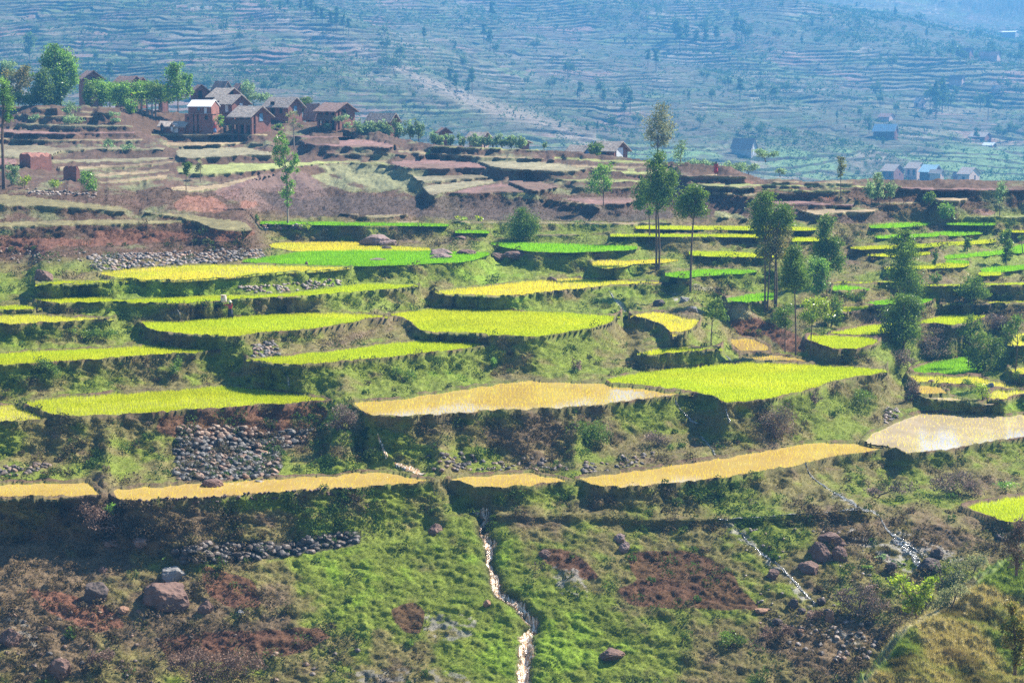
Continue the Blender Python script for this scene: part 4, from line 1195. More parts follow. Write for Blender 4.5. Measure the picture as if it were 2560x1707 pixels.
# tower house with tin roof
def tower():
    u, v = K(475, 650); D = G(u, v).y; px = F / D
    b = P(u, v, D)
    o = empty('tower_house', tuple(b)); o.rotation_euler = (0, 0, R(0))
    s = 1 / (px * 3.92)                       # metres per K pixel
    o.matrix_world = Matrix.Translation(Vector(b)) @ Matrix.Rotation(R(-12), 4, 'Z')
    vs, fs = [], []
    bx(vs, fs, -160 * s, -75 * s, .0, 4.2, -1, 195 * s)      # left solid strip
    bx(vs, fs, -75.5 * s, 0, 1.3, 4.2, -1, 195 * s)          # recessed bay
    bx(vs, fs, 0, 128 * s, .002, 4.202, -1, 190 * s)         # right solid block
    mesh_py('wall', vs, fs, M_BRICK, o)
    vs, fs = [], []
    bx(vs, fs, -160 * s, 78 * s, 1.6, 5.0, 195 * s + .004, 262 * s)
    mesh_py('upper_wall', vs, fs, M_BRICK, o)
    vs = [(-165 * s, 1.2, 262 * s), (84 * s, 1.2, 262 * s), (84 * s, 3.3, 325 * s), (-165 * s, 3.3, 325 * s), (-165 * s, 5.4, 262 * s), (84 * s, 5.4, 262 * s)]
    vs += [(x, y, z + .1) for x, y, z in vs]
    fs = [(0, 1, 2, 3), (3, 2, 5, 4), (6, 9, 8, 7), (9, 10, 11, 8), (0, 6, 7, 1), (0, 3, 9, 6), (3, 4, 10, 9), (1, 7, 8, 2), (2, 8, 11, 5), (4, 5, 11, 10)]
    mesh_py('roof', vs, fs, M_TIN, o)
    vs = [(-158 * s, 1.62, 262 * s), (-158 * s, 4.98, 262 * s), (-158 * s, 3.3, 320 * s), (76 * s, 1.62, 262 * s), (76 * s, 4.98, 262 * s), (76 * s, 3.3, 320 * s)]
    mesh_py('gable', vs[:3], [(0, 2, 1)], M_BRICK, o); mesh_py('gable', vs[3:], [(0, 1, 2)], M_BRICK, o)
    boxpart('terrace_slab', (-115 * s, 134 * s, -.25, 1.6, 190 * s + .004, 196 * s), M_WOOD, o)
    for x in (-45, 0): boxpart('pillar', ((x - 14) * s, (x + 12) * s, -.05, .35, -1, 190 * s), M_BRICK, o)
    boxpart('balcony', (-75 * s, 0, .1, .22, 90 * s, 125 * s), M_WOOD, o)
    for x0, x1, z0, z1, y in ((-95, -62, 2, 80, 1.26), (-32, -4, 2, 85, 1.26), (-95, -62, 130, 178, 1.26), (-32, -4, 130, 178, 1.26), (50, 76, 140, 178, -.04), (-130, -118, 135, 165, -.04)):
        fr = boxpart('window', (x0 * s - .07, x1 * s + .07, y, y + .06, z0 * s - .05, z1 * s + .07), M_WOOD, o)
        boxpart('pane', (x0 * s, x1 * s, y - .02, y + .05, z0 * s, z1 * s), M_DARKW, fr)
    for x0, x1, z0, z1, m in ((5, 32, 200, 255, M_WHITEP), (-65, -40, 230, 255, M_BLUEP)):
        fr = boxpart('window', (x0 * s - .07, x1 * s + .07, 1.55, 1.61, z0 * s - .0, z1 * s + .07), M_WOOD, o)
        boxpart('pane', (x0 * s, x1 * s, 1.53, 1.6, z0 * s, z1 * s), m, fr)
    tag(o, 'tall narrow brick tower house with bright tin roof and two-storey dark bays', 'house', vill)
tower()
house(K(315, 645), 60, 6, 21, 8, 'low brick outbuilding with pale lean roof attached left of the tower house', D=G(*K(300, 648)).y, group=vill, sink=1.5, yaw=14, wins=[('L', .38, .1, .9, 1.4, 'w')])
# lower valley and mountain houses
farg = 'houses across the valley'
def fh(c, x, y, *a, **kw):
    kw.setdefault('far', True); kw.setdefault('group', farg); kw.setdefault('sink', 2.5)
    return house(HI(c, x, y), *a, **kw)
fh('I', 1395, 1062, 27, 33, 29, 15, 'red brick house at the left end of the lower hamlet', wins=[('L', .3, .5, .9, 1.6), ('L', .75, .5, .9, 1.6), ('W', .6, .6, .6, .8)])
fh('I', 1545, 1050, 25, 30, 31, 13, 'pinkish house with tall dark windows in the middle of the lower hamlet', wall='p', roof='t', wins=[('L', .25, .45, .8, 2.0), ('L', .7, .45, .8, 2.0)])
fh('I', 1655, 1070, 30, 29, 30, 16, 'house with pale blue tin roof and blue balcony in the lower hamlet', roof='l', veranda=True, wins=[('L', .3, .1, .9, 1.8), ('L', .8, .1, .9, 1.8)])
fh('I', 1700, 1073, 23, 11, 28, 7, 'plain cream annex standing against the blue-roofed house', wall='p', D=None)
fh('I', 1888, 1077, 24, 36, 27, 15, 'cream plastered house alone at the right of the lower hamlet', wall='p', wins=[('L', .5, .1, .9, 2.6), ('W', .55, .45, .8, 1.6)])
fh('I', 1812, 1060, 9, 9, 16, 9, 'small brown shed beside the cream plastered house', roof='i')
fh('I', 1400, 786, 46, 12, 25, 14, 'brick house with bright V-shaped tin roof and veranda on the lower mountain', roof='s', veranda=True, wins=[('L', .2, .3, .8, 1.5), ('L', .8, .3, .8, 1.5)])
fh('I', 1365, 662, 23, 18, 11, 8, 'small grey house above the tin-roofed veranda house', wall='p', roof='i')
fh('I', 1565, 588, 12, 18, 18, 12, 'narrow white tower-like house beside the big dark pine', wall='p', wins=[('L', .5, .5, .9, 1.6), ('W', .5, .5, .9, 1.6)])
fh('I', 1990, 800, 33, 24, 14, 10, 'long red brick house half hidden by shrubs near the right edge', wins=[('L', .4, .4, .7, 1.0)])
fh('I', 2040, 835, 20, 14, 6, 6, 'low tin-roofed shed just below the long red brick house', roof='s')
fh('I', 465, 905, 45, 16, 28, 21, 'unfinished grey two-storey house with white window strips', wall='g', roof='i', wins=[('L', .35, .15, .7, 1.6, 'w'), ('L', .75, .15, .7, 1.6, 'w'), ('W', .4, .3, .8, 3.5, 'w')])
fh('I', 1840, 420, 26, 9, 13, 9, 'faint pale house high right of the big dark pine', wall='p', roof='i')
fh('I', 1890, 252, 28, 12, 15, 11, 'faint house with red gable behind the upper hillside trees', roof='i')
fh('I', 2070, 280, 38, 12, 18, 9, 'faint long house at the right of the upper hillside trees', wall='p', roof='i')
fh('I', 2090, 475, 17, 9, 10, 7, 'faint pale cottage high on the right hillside', wall='p')
fh('I', 2190, 120, 28, 12, 15, 3, 'distant building with a bright tin roof in the upper right corner', wall='g', roof='s')
def kiln(c, x0, xm, x1, yt, yb, label):
    (u0, v), (um, _), (u1, _), (_, vt) = T(c, [(x0, yb), (xm, yb), (x1, yb), (x0, yt)])
    D = G(um, v).y; px = F / D; b = P(um, v, D)
    L = (um - u0) / px / math.cos(R(40)); Wd = (u1 - um) / px / math.sin(R(40)); h = (v - vt) / px
    n = 7; vs = []; fs = []
    rg = np.random.default_rng(int(u0))
    for i in range(n + 1):
        for j in range(n + 1):
            z = h * (1.0 - .18 * rg.random() - .25 * (abs(i / n - .5) > .42) * rg.random())
            vs.append((L * i / n, -Wd * j / n, z))
    for i in range(n):
        for j in range(n):
            a = i * (n + 1) + j; fs.append((a, a + 1, a + n + 2, a + n + 1))
    top = len(vs)
    def skirt(idx):
        b0 = len(vs)
        for q in idx: vs.append((vs[q][0], vs[q][1], -1.0))
        for q in range(len(idx) - 1): fs.append((idx[q], idx[q + 1], b0 + q + 1, b0 + q))
    skirt([i * (n + 1) for i in range(n + 1)]); skirt([i for i in range(n + 1)][::-1])
    skirt([n * (n + 1) + j for j in range(n + 1)]); skirt([i * (n + 1) + n for i in range(n + 1)][::-1])
    o = mesh_py('brick_kiln', vs, fs, M_BRICK)
    o.matrix_world = Matrix.Translation(Vector(b)) @ Matrix.Rotation(math.pi - R(40), 4, 'Z')
    tag(o, label, 'brick stack', 'stacks of fired bricks')
kiln('G', 110, 200, 308, 868, 968, 'larger red brick stack, the upper left one on the terraces')
kiln('G', 396, 500, 518, 955, 1058, 'smaller red brick stack next to the round bush')

# ================================================================ rocks
from mathutils import noise as mn
def m_rock(name, c1, c2, scale=1.2):
    m, nt, out = nmat(name)
    n = noise_node(nt, scale, 8, .72); r = ramp(nt, n.outputs[0], [(.3, c2), (.55, tuple((a + b) / 2 for a, b in zip(c1, c2))), (.72, c1)])
    b = nt.nodes.new('ShaderNodeBsdfPrincipled'); b.inputs['Roughness'].default_value = .8
    nt.links.new(r.outputs[0], b.inputs['Base Color'])
    n2 = noise_node(nt, 4.0, 8, .75)
    bp = nt.nodes.new('ShaderNodeBump'); bp.inputs['Strength'].default_value = .8; bp.inputs['Distance'].default_value = .08
    nt.links.new(n2.outputs[0], bp.inputs['Height']); nt.links.new(bp.outputs[0], b.inputs['Normal']); nt.links.new(b.outputs[0], out.inputs[0])
    return m
MR = {'n': m_rock('brown_rock', (.25, .14, .10), (.09, .05, .038)), 'd': m_rock('dark_rock', (.15, .105, .085), (.05, .036, .03)), 'o': m_rock('orange_rock', (.42, .22, .12), (.2, .11, .07)), 'g': m_rock('grey_rock', (.34, .32, .30), (.14, .13, .12)), 'p': m_rock('pinkish_boulder', (.34, .23, .19), (.14, .09, .08))}
import bmesh
def rock_mesh(seed, cuts=14, sub=4):
    bm = bmesh.new(); bmesh.ops.create_icosphere(bm, subdivisions=sub, radius=1)
    rg = np.random.default_rng(seed)
    pl = [(Vector(rg.normal(size=3)).normalized(), rg.uniform(.58, .9)) for _ in range(cuts)]
    for v in bm.verts:
        for n, d in pl:
            q = v.co.dot(n)
            if q > d: v.co -= n * (q - d) * .9
        v.co += v.co.normalized() * (mn.fractal(v.co * 1.6 + Vector((seed, 0, 0)), .8, 2.2, 5) * .13)
        v.co += v.co.normalized() * (mn.noise(v.co * 7 + Vector((0, seed, 0))) * .06)
    me = bpy.data.meshes.new('boulder'); bm.to_mesh(me); bm.free()
    return me
def rock(c, x0, y0, x1, y1, mk, label, seed, deep=.8, tilt=0, D=None, grp='boulders on the slope'):
    (u0, v0), (u1, v1) = T(c, [(x0, y0), (x1, y1)])
    um = (u0 + u1) / 2
    D = D or G(um, v1 - (v1 - v0) * .2).y; px = F / D
    w = (u1 - u0) / px; h = (v1 - v0) / px
    ctr = P(um, (v0 + v1) / 2 + .08 * (v1 - v0), D)
    me = rock_mesh(seed); me.materials.append(MR[mk])
    o = bpy.data.objects.new('boulder', me); COL.objects.link(o)
    o.location = ctr + np.array((0, w * deep * .15, 0)); o.scale = (w / 2 * 1.12, w / 2 * deep, h / 2 * 1.22); o.rotation_euler = (0, R(tilt), R(seed * 37 % 50 - 25))
    tag(o, label, 'boulder', grp)
    return o
ROCKS = [('D', 925, 905, 1245, 1100, 'n', 'largest brown boulder, cracked across its top, on the green slope', 3), ('D', 1035, 795, 1205, 930, 'g', 'greyish rock with dry twigs just above the largest boulder', 4),
 ('D', 528, 915, 712, 1068, 'd', 'dark rounded boulder left of the largest boulder', 5), ('D', 1295, 1020, 1388, 1135, 'n', 'upright slab of brown rock right of the largest boulder', 6, .8, 20),
 ('D', 1525, 1090, 1592, 1135, 'g', 'small grey stone on bright grass under the slab', 7), ('D', 860, 605, 985, 690, 'p', 'pinkish rock at the foot of the lowest dry stone wall', 8),
 ('D', 655, 620, 800, 690, 'p', 'low mauve rock below the dead grass mound', 9), ('D', 305, 1410, 470, 1560, 'n', 'split striped rock at the bottom left corner', 10, .8, -25),
 ('D', -20, 1200, 140, 1350, 'n', 'brown rock on the left edge of the picture', 11), ('D', 640, 810, 705, 860, 'n', 'small brown stone on the dry slope above the dark boulder', 12),
 ('D', 275, 1185, 345, 1235, 'o', 'small orange stone on the reddish earth', 13), ('D', 770, 1065, 845, 1120, 'o', 'orange-brown stone below left of the largest boulder', 14),
 ('F', 835, 645, 1000, 790, 'n', 'front rock of the brown outcrop on the right slope', 15), ('F', 985, 660, 1100, 790, 'n', 'tall split rock of the brown outcrop', 16), ('F', 900, 590, 1090, 690, 'n', 'rear rock of the brown outcrop, lit on top', 17),
 ('F', 778, 770, 912, 860, 'n', 'round rock just below the brown outcrop', 18), ('F', 560, 825, 655, 890, 'n', 'lone wedge-shaped rock left of the brown outcrop', 19), ('F', 1335, 780, 1420, 850, 'd', 'dark rock in the wet gravel fan', 20),
 ('F', 1550, 755, 1710, 860, 'd', 'wet dark rock with white glints at the lower edge of the gravel fan', 21), ('F', 1640, 690, 1720, 760, 'd', 'small wet rock in the middle of the gravel fan', 22),
 ('F', 710, 1020, 780, 1085, 'd', 'left dark stone in the wet patch below the tilled plot', 23), ('F', 765, 1070, 822, 1120, 'd', 'middle dark stone in the wet patch below the tilled plot', 24), ('F', 895, 1010, 955, 1060, 'd', 'right dark stone in the wet patch below the tilled plot', 25),
 ('F', 605, 1145, 680, 1190, 'd', 'flat dark stone under the dry bushes', 26), ('F', 950, 1090, 1015, 1195, 'o', 'reddish block of rock in the rubble', 27), ('F', 480, 1075, 570, 1115, 'o', 'orange clod at the corner of the tilled plot', 28),
 ('F', 760, 1210, 812, 1250, 'o', 'orange stone in the rubble below the bushes', 29), ('F', 2060, 595, 2120, 640, 'd', 'dark rock near the right edge under the yellow paddy', 30),
 ('E', 1680, 1340, 1862, 1420, 'n', 'flat brown rock poking from the bright moss', 31), ('E', 1790, 590, 1870, 660, 'p', 'upper of two pale boulders above the tilled plot', 32), ('E', 1820, 645, 1895, 725, 'p', 'lower of two pale boulders above the tilled plot', 33),
 ('E', 1300, 700, 1380, 760, 'n', 'brown rock on the slope right of the cascade', 34), ('E', 930, 1020, 990, 1075, 'o', 'sharp reddish stone left of the cascade', 35), ('E', 570, 530, 670, 610, 'n', 'brown rock at the right end of the lowest dry stone wall', 36),
 ('B', 130, 90, 345, 180, 'p', 'biggest pinkish boulder at the back of the paddies', 40), ('B', 250, 130, 380, 180, 'p', 'right shoulder of the biggest pinkish boulder', 41), ('B', 265, 165, 340, 198, 'd', 'small dark stone at the foot of the biggest pinkish boulder', 42),
 ('B', 575, 190, 720, 250, 'p', 'upper flat boulder standing in the green paddy', 43), ('B', 590, 220, 740, 264, 'p', 'lower flat boulder standing in the green paddy', 44), ('B', 752, 192, 885, 240, 'n', 'dark brown boulder at the right side of the green paddy', 45),
 ('B', 965, 215, 1070, 262, 'n', 'pointed brown boulder at the tip of the green paddy', 46), ('B', 1060, 203, 1260, 255, 'n', 'long low brown rock beyond the tip of the green paddy', 47), ('B', 185, 248, 300, 272, 'p', 'low pale rock alone in the green rice', 48),
 ('B', 728, 102, 835, 140, 'n', 'brown mound-like rock behind the paddies', 49), ('B', 1350, 370, 1420, 402, 'n', 'small peaked rock at the back of the yellow paddy', 50),
 ('C', 45, 565, 120, 612, 'g', 'pale grey tilted slab left of the young tree', 51), ('C', -10, 500, 70, 545, 'g', 'shiny wet grey rock on the bank above the slab', 52), ('C', 1990, 1062, 2055, 1108, 'g', 'pale rock beside the yellow flowering bush', 53), ('C', 1620, 1042, 1672, 1062, 'n', 'small brown stone in the pale paddy', 54),
 ('B', 2050, 510, 2130, 570, 'd', 'wet dark rock in the bank below the yellow paddy', 55), ('D', 1310, 237, 1465, 292, 'n', 'earthy rock lying in the orange paddy below the stone wall', 56),
 ('A', 205, 320, 340, 420, 'n', 'tilted brown rock at the foot of the left mound', 57), ('A', 1990, 265, 2012, 300, 'n', 'upright stub of rock on the bund between two paddies', 58), ('L', 500, 1455, 560, 1515, 'o', 'orange-tinted stone right under the tall slender tree', 59), ('L', 245, 1465, 320, 1510, 'o', 'brown stone left of the tall slender tree', 60),
]
for rr_ in ROCKS: rock(*rr_[:7], rr_[7], *rr_[8:])

# ================================================================ dry stone walls
def wall_mat(name, pal):
    m, nt, out = nmat(name)
    at = nt.nodes.new('ShaderNodeAttribute'); at.attribute_name = 'Col'
    n = noise_node(nt, 9, 4, .7); r = ramp(nt, n.outputs[0], [(.3, .6), (.7, 1.3)])
    c = mixc(nt, at.outputs['Color'], r.outputs[0], 1.0, 'MULTIPLY')
    b = nt.nodes.new('ShaderNodeBsdfPrincipled'); b.inputs['Roughness'].default_value = .6
    nt.links.new(c, b.inputs['Base Color']); nt.links.new(b.outputs[0], out.inputs[0])
    return m
M_STONE = wall_mat('wall_stone', None)
_ico = rock_mesh(99, 10, 1)
IV = np.array([v.co for v in _ico.vertices]); IF_ = np.array([p.vertices[:] for p in _ico.polygons])
_icos = []
for sd_ in range(6):
    me_ = rock_mesh(200 + sd_, 8, 2)
    _icos.append((np.array([v.co for v in me_.vertices]), np.array([p.vertices[:] for p in me_.polygons])))
def stones(name, crop, poly, spx, pal, label, seed, out=.10, jit=.22, cat='stone wall', kind=None, prob=1.0, sq=.75, edge=1.3, cull=0):
    """individual stones laid in rough courses over the bank surface inside the traced outline; spx = stone width in photo pixels"""
    p = np.array(T(crop, poly)); rg = np.random.default_rng(seed)
    us = np.arange(p[:, 0].min(), p[:, 0].max(), spx * .74); vs_ = np.arange(p[:, 1].min(), p[:, 1].max(), spx * sq * .78)
    gu, gv = np.meshgrid(us, vs_); gu = gu + (np.arange(len(vs_)) % 2)[:, None] * spx * .45
    gu = gu + rg.uniform(-jit, jit, gu.shape) * spx; gv = gv + rg.uniform(-jit, jit, gv.shape) * spx
    m = pip(gu, gv, p) & (rg.random(gu.shape) < prob); gu = gu[m]; gv = gv[m]
    AV, AF, AC = [], [], []; n = 0
    for u, v in zip(gu, gv):
        g = G(u, v); D = g.y; s = spx * D / F * .5 * rg.uniform(.7, 1.35)
        iv, jf = _icos[rg.integers(6)]
        a = rg.uniform(0, 6.28); ca, sa = math.cos(a), math.sin(a); t = rg.uniform(-.5, .5)
        q = iv * np.array((edge * rg.uniform(.85, 1.1), 1.0, sq * 1.3)) * s
        q = np.stack([q[:, 0] * math.cos(t) - q[:, 2] * math.sin(t), q[:, 1], q[:, 0] * math.sin(t) + q[:, 2] * math.cos(t)], -1)
        AV.append(q + np.array((g.x, g.y - out, g.z + .02))); AF.append(jf + n); n += len(q)
        c = pal[rg.integers(len(pal))]; AC.append(np.broadcast_to(np.array(c) * rg.uniform(.45, 1.1), q.shape))
    o = mesh_np(name, np.concatenate(AV), np.concatenate(AF), M_STONE, np.concatenate(AC))
    tag(o, label, None if kind else cat, None, kind)
GRYS = [(.10, .09, .08), (.065, .058, .052), (.13, .115, .10), (.20, .12, .075), (.14, .125, .11)]
BRNS = [(.24, .135, .08), (.19, .115, .07), (.14, .095, .07), (.26, .17, .11)]
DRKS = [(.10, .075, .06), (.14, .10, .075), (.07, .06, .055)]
PALE = [(.34, .26, .20), (.26, .21, .18), (.42, .33, .26), (.20, .17, .15), (.30, .18, .12)]
stones('dry_stone_wall', 'D', [(1150, -30), (1700, -70), (1900, -90), (2040, -100), (2000, 0), (1835, 40), (1830, 150), (1790, 250), (1500, 262), (1150, 270), (1140, 100)], 16, GRYS + BRNS[:1], 'tall dry wall of grey river stones under the bare soil bank', 1)
stones('dry_stone_wall', 'D', [(1150, -105), (1600, -110), (1700, -75), (1500, -45), (1160, -20)], 17, BRNS, 'orange-brown stone course capping the tall grey wall', 2)
stones('dry_stone_wall', 'A', [(560, 250), (850, 215), (1300, 215), (1700, 195), (1740, 240), (1450, 285), (1100, 310), (760, 330), (620, 335)], 10, PALE + GRYS[:2], 'long pale dry stone wall behind the upper yellow paddy', 3)
stones('dry_stone_wall', 'A', [(1655, 815), (1790, 785), (1835, 860), (1835, 895), (1660, 905)], 12, GRYS + BRNS, 'small square patch of stone wall in the bank between two paddies', 4)
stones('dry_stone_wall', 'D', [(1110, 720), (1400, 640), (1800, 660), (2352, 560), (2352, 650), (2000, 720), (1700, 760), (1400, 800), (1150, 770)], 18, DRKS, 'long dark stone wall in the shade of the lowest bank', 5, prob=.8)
stones('dry_stone_wall', 'D', [(-60, 150), (250, 140), (380, 150), (250, 190), (0, 225), (-60, 220)], 14, BRNS[1:] + DRKS[:1], 'short brown stone wall at the left edge above the orange paddy', 6, prob=.85)
stones('dry_stone_wall', 'E', [(560, 75), (720, 60), (1000, 110), (1350, 90), (1500, 130), (2050, 50), (2100, 110), (1700, 185), (1400, 175), (900, 190), (620, 190)], 12, DRKS + BRNS[1:2], 'low overgrown stone wall above the central orange paddies', 7, prob=.35)
stones('dry_stone_wall', 'A', [(1540, 420), (1800, 425), (2221, 385), (2221, 430), (1900, 465), (1700, 480), (1550, 450)], 8, PALE, 'pale stones set in the green bank above the man-high terrace', 8, prob=.5)
stones('dry_stone_wall', 'C', [(1320, 1230), (1420, 1220), (1430, 1290), (1340, 1345)], 8, PALE, 'small pale stone patch in the big right bank', 9, prob=.8)
stones('rubble', 'G', [(170, 1095), (420, 1110), (560, 1140), (640, 1145), (620, 1160), (400, 1140), (180, 1125)], 7, PALE, 'loose stones along the edge of the left shoulder', 10, kind='stuff', prob=.9, sq=.6)
stones('rubble', 'L', [(180, 1460), (700, 1460), (760, 1540), (300, 1540)], 7, PALE, 'loose stones below the tall slender tree', 11, kind='stuff', prob=.35, sq=.7)
stones('rubble', 'F', [(700, 1120), (1000, 1080), (1260, 1180), (1400, 1300), (1200, 1420), (850, 1430), (700, 1330)], 13, DRKS + PALE[:2] + BRNS[:1], 'loose rubble at the foot of the right slope', 12, kind='stuff', prob=.2, out=-.02, sq=.8)
stones('rubble', 'D', [(0, 1080), (900, 1100), (1500, 1250), (2352, 1350), (2352, 1568), (0, 1568)], 11, DRKS + BRNS, 'scattered stones at the bottom of the slope', 13, kind='stuff', prob=.02, out=-.02, sq=.8)
stones('rubble', 'F', [(300, 560), (1900, 560), (1900, 900), (1200, 1050), (500, 1200)], 7, DRKS + PALE, 'scattered stones on the right slope', 14, kind='stuff', prob=.02, out=-.02, sq=.8)
stones('rubble', 'A', [(0, 170), (560, 230), (560, 300), (0, 280)], 7, BRNS + PALE, 'stones weathering out of the left red bank', 15, kind='stuff', prob=.12)
# clods along the edge of the lower orange paddy
for q, (a, b) in enumerate([((900, 400), (1500, 372)), ((1500, 372), (2300, 318))]):
    stones('clods', 'D', [a, b, (b[0], b[1] + 14), (a[0], a[1] + 14)], 7, [(.10, .055, .035), (.14, .07, .045)], 'dark soil clods along the paddy edge', 20 + q, kind='stuff', prob=.8, out=0)

# ================================================================ streams and cascades
M_FOAM = None
def foam():
    m, nt, out = nmat('tumbling_water')
    tc = nt.nodes.new('ShaderNodeTexCoord'); mp = nt.nodes.new('ShaderNodeMapping'); mp.inputs['Scale'].default_value = (1.6, .5, .35)
    nt.links.new(tc.outputs['Object'], mp.inputs[0]); n = noise_node(nt, 6.5, 6, .75, mp.outputs[0], .3)
    r = ramp(nt, n.outputs[0], [(.40, (.30, .15, .06)), (.50, (.60, .38, .20)), (.60, (.90, .84, .76))])
    b = nt.nodes.new('ShaderNodeBsdfPrincipled'); b.inputs['Roughness'].default_value = .18
    nt.links.new(r.outputs[0], b.inputs['Base Color'])
    bp = nt.nodes.new('ShaderNodeBump'); bp.inputs['Strength'].default_value = 1; bp.inputs['Distance'].default_value = .08
    nt.links.new(n.outputs[0], bp.inputs['Height']); nt.links.new(bp.outputs[0], b.inputs['Normal'])
    tr = nt.nodes.new('ShaderNodeBsdfTransparent'); n3_ = noise_node(nt, 3.2, 5, .7, mp.outputs[0], .5)
    at = nt.nodes.new('ShaderNodeAttribute'); at.attribute_name = 'Col'
    sb = nt.nodes.new('ShaderNodeMath'); sb.operation = 'SUBTRACT'; nt.links.new(n3_.outputs[0], sb.inputs[0]); nt.links.new(at.outputs['Fac'], sb.inputs[1])
    r3 = ramp(nt, sb.outputs[0], [(.36, .92), (.46, .0)]); mx = nt.nodes.new('ShaderNodeMixShader')
    nt.links.new(r3.outputs[0], mx.inputs[0]); nt.links.new(b.outputs[0], mx.inputs[1]); nt.links.new(tr.outputs[0], mx.inputs[2]); nt.links.new(mx.outputs[0], out.inputs[0])
    return m
M_FOAM = foam()
def clear():
    m, nt, out = nmat('clear_trickle')
    n = noise_node(nt, 7, 5, .7)
    r = ramp(nt, n.outputs[0], [(.48, (.10, .09, .07)), (.64, (.62, .63, .62))])
    b = nt.nodes.new('ShaderNodeBsdfPrincipled'); b.inputs['Roughness'].default_value = .12
    nt.links.new(r.outputs[0], b.inputs['Base Color'])
    bp = nt.nodes.new('ShaderNodeBump'); bp.inputs['Strength'].default_value = 1; bp.inputs['Distance'].default_value = .05
    nt.links.new(n.outputs[0], bp.inputs['Height']); nt.links.new(bp.outputs[0], b.inputs['Normal']); nt.links.new(b.outputs[0], out.inputs[0])
    return m
M_TRICK = clear()
def stream(name, crop, pts, label, mat, lift=.16, seed=0):
    """pts: (x, y, width) in crop units"""
    k = CR[crop][2]
    q = np.array([T(crop, [(x, y)])[0] + (w / k,) for x, y, w in pts])
    dseg = np.r_[0, np.cumsum(np.hypot(*np.diff(q[:, :2], axis=0).T))]
    s = np.arange(0, dseg[-1], 2.0)
    u = np.interp(s, dseg, q[:, 0]); v = np.interp(s, dseg, q[:, 1]); w = np.interp(s, dseg, q[:, 2])
    rg = np.random.default_rng(seed)
    w = w * (1.12 if mat is M_FOAM else .6) * (1 + .6 * (vn2(s / 9, s * 0, seed) - .5)); u = u + (vn2(s / 7, s * 0 + 3, seed) - .5) * 5
    n = 9; Vv = []; Cv = []
    for i in range(len(s)):
        for j in range(n):
            f = j / (n - 1) - .5
            # across the flow in the picture: horizontal when it falls, vertical when it runs sideways
            a = np.array([np.interp(s[i] + 3, s, u) - np.interp(s[i] - 3, s, u), np.interp(s[i] + 3, s, v) - np.interp(s[i] - 3, s, v)]); a = a / (np.linalg.norm(a) + 1e-6)
            uu = u[i] - a[1] * f * w[i]; vv = v[i] + a[0] * f * w[i]
            g = G(uu, vv)
            li = lift * (1 - (2 * f) ** 2) + .03 + (rg.random() - .5) * .08 * (abs(f) < .45)
            Cv.append([.34 * (2 * abs(f)) ** 2.5] * 3)
            Vv.append((g.x, g.y - li * .8, g.z + li * .5))
    V = np.array(Vv).reshape(len(s), n, 3)
    # smooth along the flow so the water bridges the roughness of the ground
    for _ in range(7): V[1:-1] = .25 * V[:-2] + .5 * V[1:-1] + .25 * V[2:]
    o = mesh_np(name, V.reshape(-1, 3), grid_faces(len(s), n), mat, np.array(Cv), smooth=True)
    tag(o, label, kind='structure')
stream('water_cascade', 'E', [(870, 402, 10), (930, 420, 60), (950, 440, 75), (945, 475, 45), (925, 510, 30), (915, 545, 22)], 'brown and white cascade, top leap', M_FOAM, .10, 1)
stream('water_cascade', 'E', [(920, 552, 35), (950, 570, 55), (965, 610, 50), (975, 640, 95), (970, 670, 85), (975, 700, 55), (965, 735, 30), (980, 780, 26), (990, 830, 40), (1010, 860, 75), (1015, 920, 85), (1035, 965, 75), (1090, 995, 45), (1150, 1030, 60), (1190, 1080, 65), (1230, 1120, 85), (1265, 1150, 75), (1270, 1205, 35)], 'brown and white cascade tumbling down the green slope', M_FOAM, .10, 2)
stream('water_cascade', 'E', [(1205, 1212, 90), (1220, 1225, 115), (1225, 1300, 85), (1215, 1312, 120), (1205, 1400, 95), (1200, 1500, 100), (1200, 1620, 100)], 'last fall of the brown cascade at the bottom edge', M_FOAM, .15, 3)
stream('water_cascade', 'B', [(245, 1390, 14), (270, 1450, 22), (290, 1510, 30), (310, 1555, 34)], 'thin brown fall down the bank between two paddies', M_FOAM, .12, 4)
stream('water_cascade', 'E', [(350, 125, 20), (400, 145, 40), (450, 165, 55), (490, 185, 45), (560, 205, 18)], 'foaming water spilling into the orange paddy', M_FOAM, .15, 5)
stream('water_trickle', 'F', [(825, 165, 10), (850, 210, 14), (880, 240, 10), (935, 280, 16), (980, 315, 22), (1060, 360, 26), (1150, 420, 30), (1230, 450, 14)], 'silvery trickle falling from the long orange paddy', M_TRICK, .05, 6)
stream('water_trickle', 'F', [(210, 498, 9), (400, 487, 9), (620, 475, 9), (850, 463, 10), (1050, 450, 10), (1240, 449, 12), (1290, 470, 18), (1330, 530, 18), (1370, 575, 26), (1430, 615, 26), (1520, 680, 20), (1600, 745, 14)], 'pale irrigation rill running along the slope and down', M_TRICK, .06, 7)
stream('water_trickle', 'F', [(1400, 620, 90), (1470, 660, 110), (1530, 720, 90), (1560, 800, 50)], 'shining wet fan of gravel under the rill', M_TRICK, .02, 8)
stream('water_trickle', 'C', [(285, 1215, 26), (300, 1240, 18), (310, 1290, 22), (325, 1335, 28)], 'small white fall below the big yellow paddy', M_TRICK, .12, 9)
stream('water_trickle', 'B', [(2190, 1180, 14), (2230, 1230, 18), (2270, 1280, 24), (2340, 1340, 30)], 'white trickle left of the big bank', M_TRICK, .06, 10)
stream('water_trickle', 'C', [(130, 1405, 14), (180, 1460, 22), (220, 1510, 22), (240, 1560, 14)], 'lower part of the white trickle among stones', M_TRICK, .06, 11)
stream('water_trickle', 'C', [(310, 885, 12), (325, 910, 14), (345, 942, 18)], 'tiny fall into the big yellow paddy', M_TRICK, .06, 12)
